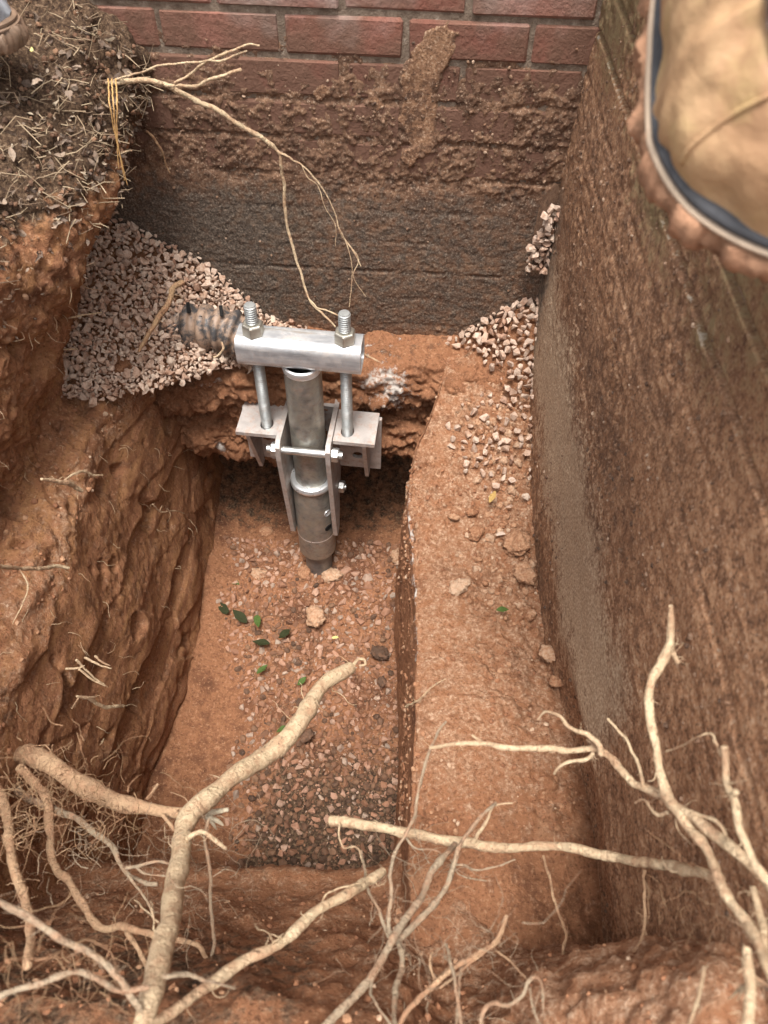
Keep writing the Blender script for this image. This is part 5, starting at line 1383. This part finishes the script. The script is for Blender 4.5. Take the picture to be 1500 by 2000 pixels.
# ------------------------------------------------------------------ BOOTS
def boot(name, label, L, Wd, mats, seed=0, shaft=.18, bend=0.0):
    """toe towards +x, sole on z=0, heel at x=0"""
    root_ = empty(name)
    tag(root_, label, 'boot')
    n = 140
    def halfw(s):
        return Wd * (.36 * np.sin(np.pi * np.clip(s, 0, 1) ** .5 * .5) ** .4 * np.interp(s, [0, .12, .35, .55, .72, .86, 1], [1.0, 1.05, .92, 1.12, 1.34, 1.36, 1.3])) * np.sqrt(np.clip(1 - np.clip((s - .70) / .30, 0, 1) ** 2.6, 0, 1)) * np.sqrt(np.clip(1 - np.clip((.12 - s) / .12, 0, 1) ** 2.2, 0, 1))
    tt = (1 - np.cos(np.linspace(0, math.pi, n))) / 2
    def outline(off):
        hw = halfw(tt)
        up_ = np.stack([tt * L, hw], 1); dn_ = np.stack([tt * L, -hw], 1)[::-1]
        P = np.vstack([up_[:-1], dn_[:-1]])
        c = P.mean(0); T = np.roll(P, -1, 0) - np.roll(P, 1, 0); Nn = np.stack([-T[:, 1], T[:, 0]], 1); Nn /= np.linalg.norm(Nn, axis=1)[:, None] + 1e-9
        P = P + Nn * off
        P[:, 1] += bend * np.clip((P[:, 0] / L - .45) / .55, 0, 1.1) ** 2
        return P
    def stack(nm, layers, mat, noise=0, teeth=0):
        rings = []
        for z, off in layers:
            P = outline(off)
            k = np.arange(len(P))
            if teeth:
                P = outline(off + teeth * (np.sin(k * .62 + 2 * np.sin(k * .05)) > -.1)[:, None] + teeth * .5 * np.sin(k * 1.7)[:, None])
            rings.append(np.column_stack([P, np.full(len(P), z)]))
        m_ = len(rings[0]); V = np.concatenate(rings)
        if noise: V = V + np.stack([fbm(V, 45, 3, seed=s_ + seed) for s_ in (1, 20, 40)], 1) * noise
        a, j = np.meshgrid(np.arange(len(rings) - 1), np.arange(m_), indexing='ij'); j2 = (j + 1) % m_
        q = np.stack([a * m_ + j, a * m_ + j2, (a + 1) * m_ + j2, (a + 1) * m_ + j], -1).reshape(-1, 4)
        me = np_mesh(nm, V, q, True)
        bm = bmesh.new(); bm.from_mesh(me); bm.verts.ensure_lookup_table()
        for r0 in (0, (len(rings) - 1) * m_):
            bm.faces.new([bm.verts[r0 + k] for k in range(m_)])
        bmesh.ops.recalc_face_normals(bm, faces=bm.faces[:]); bm.to_mesh(me); bm.free()
        me.set_sharp_from_angle(angle=math.radians(50))
        return link(nm, me, mat, root_)
    stack('outsole', [(0, .002), (.004, .005), (.014, .0075), (.022, .006), (.026, .003)], mats['sole'], .009, .0022)
    w = stack('welt', [(.0262, .0035), (.0272, .0050), (.0290, .0050), (.0300, .0035)], mats['welt'])
    stack('welt_stripe', [(.0302, .0005), (.0315, .0022), (.0345, .0022), (.0365, -.0005)], mats['stripe']).parent = root_
    0 and stack('welt_lip', [(.0387, -.003), (.0392, -.0006), (.0400, -.0006), (.0406, -.003)], mats['welt'])
    # upper
    ns, nf = 110, 60
    s = np.linspace(.002, .998, ns); f = np.linspace(0, math.pi, nf)
    hh = np.interp(s, [0, .05, .12, .40, .50, .62, .78, .90, .96, 1], [.02, .10, .13, .135, .125, .098, .070, .060, .042, .004]) * (L / .30)
    hw = halfw(s) + .0005
    V = np.stack([np.repeat((s * L)[:, None], nf, 1), hw[:, None] * np.sign(np.cos(f)) * np.abs(np.cos(f))[None, :] ** .8, .0355 + .8 * hh[:, None] * np.sin(f)[None, :] ** .75], -1)
    crease = .004 * np.exp(-((s - .66) / .07) ** 2)[:, None] * np.sin(s * 120 + 0)[:, None] * np.sin(f)[None, :]
    V[..., 2] += crease
    V[..., 1] += bend * np.clip((V[..., 0] / L - .45) / .55, 0, 1.1) ** 2
    Nn = grid_normals(V)
    V = V + Nn * (.009 * fbm(V, 15, 3, seed=seed) + .004 * ridged(V, 16, 2, stretch=(1.6, .6, .6), seed=seed + 9) + .0015 * fbm(V, 60, 2, seed=seed + 4))[..., None]
    me = np_mesh('upper', V, grid_faces(ns, nf), True)
    up_ = link('upper', me, mats['upper'], root_)
    # toe cap seam
    seam = np.stack([np.full(nf, .80 * L), V[88, :, 1] * 1.0, V[88, :, 2]], 1) + np.array((0, 0, .001))
    link('toe_seam', tube_mesh('toe_seam', np.column_stack([V[88, 2:-2, 0], V[88, 2:-2, 1], V[88, 2:-2, 2]]), np.full(nf - 4, .0017), 6), mats['seam'], up_)
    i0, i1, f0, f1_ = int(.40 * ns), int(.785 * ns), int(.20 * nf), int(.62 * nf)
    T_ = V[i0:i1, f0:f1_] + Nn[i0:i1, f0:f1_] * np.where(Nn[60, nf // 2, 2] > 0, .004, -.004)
    link('shade_patch', np_mesh('shade_patch', T_, grid_faces(*T_.shape[:2]), True), mats['shaft'], up_)  # dark sheet laid over the upper to stand for shadow there
    # shaft with dark opening
    rings = []
    for z, k in ((.10, 1.0), (.14, .98), (shaft, 1.0), (shaft + .012, 1.04), (shaft + .012, .9), (.10, .85)):
        a = np.linspace(0, 2 * math.pi, 40, endpoint=False)
        rings.append(np.column_stack([0.42 * L + .22 * L * k * np.cos(a), .20 * Wd + .30 * Wd * k * np.sin(a), np.full(40, z)]))
    V = np.concatenate(rings)
    a, j = np.meshgrid(np.arange(5), np.arange(40), indexing='ij'); j2 = (j + 1) % 40
    link('shaft', np_mesh('shaft', V, np.stack([a * 40 + j, a * 40 + j2, (a + 1) * 40 + j2, (a + 1) * 40 + j], -1).reshape(-1, 4), True), mats['shaft'], root_)
    # laces
    for k in range(4):
        i = 46 + k * 7
        link('lace', tube_mesh('lace', np.column_stack([hx[i, 18:-18] for hx in (up_V(up_, ns, nf),)][0].T) if False else lace_path(up_, ns, nf, i), np.full(12, .0025), 6), mats['shaft'], up_)
    return root_
def up_V(o, ns, nf):
    a = np.empty(len(o.data.vertices) * 3, np.float32); o.data.vertices.foreach_get('co', a); return a.reshape(ns, nf, 3)
def lace_path(o, ns, nf, i):
    v = up_V(o, ns, nf)[i, 22:-22]
    return cr(v.astype(float), 12) + np.array((0, 0, .003))
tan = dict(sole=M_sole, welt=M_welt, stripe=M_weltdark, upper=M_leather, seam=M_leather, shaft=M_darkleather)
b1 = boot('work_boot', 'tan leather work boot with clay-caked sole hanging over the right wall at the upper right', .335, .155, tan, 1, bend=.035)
old = dict(sole=M_oldleather, welt=M_oldleather, stripe=M_oldleather, upper=M_toecap, seam=M_oldleather, shaft=M_darkleather)
b2 = boot('work_boot', 'toe of a dark scuffed boot on the mulch at the upper left corner', .30, .115, old, 2)
def pose(o, toe, direc, up, L):
    x = Vector(direc).normalized(); z = Vector(up); z = (z - x * z.dot(x)).normalized(); y = z.cross(x)
    M_ = Matrix(((x.x, y.x, z.x, 0), (x.y, y.y, z.y, 0), (x.z, y.z, z.z, 0), (0, 0, 0, 1)))
    M_.translation = Vector(toe) - x * L
    o.matrix_world = M_
toe, heel = at_d(1535, 575, .45), at_d(1365, -450, .53)
upv = C0 - at_d(1480, 150, .5); upv = upv / np.linalg.norm(upv) + .25 * RT + .16 * UP
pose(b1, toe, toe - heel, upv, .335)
pose(b2, at_z(44, 85, 1.335), (1, .12, -.03), (0, 0, 1), .30)
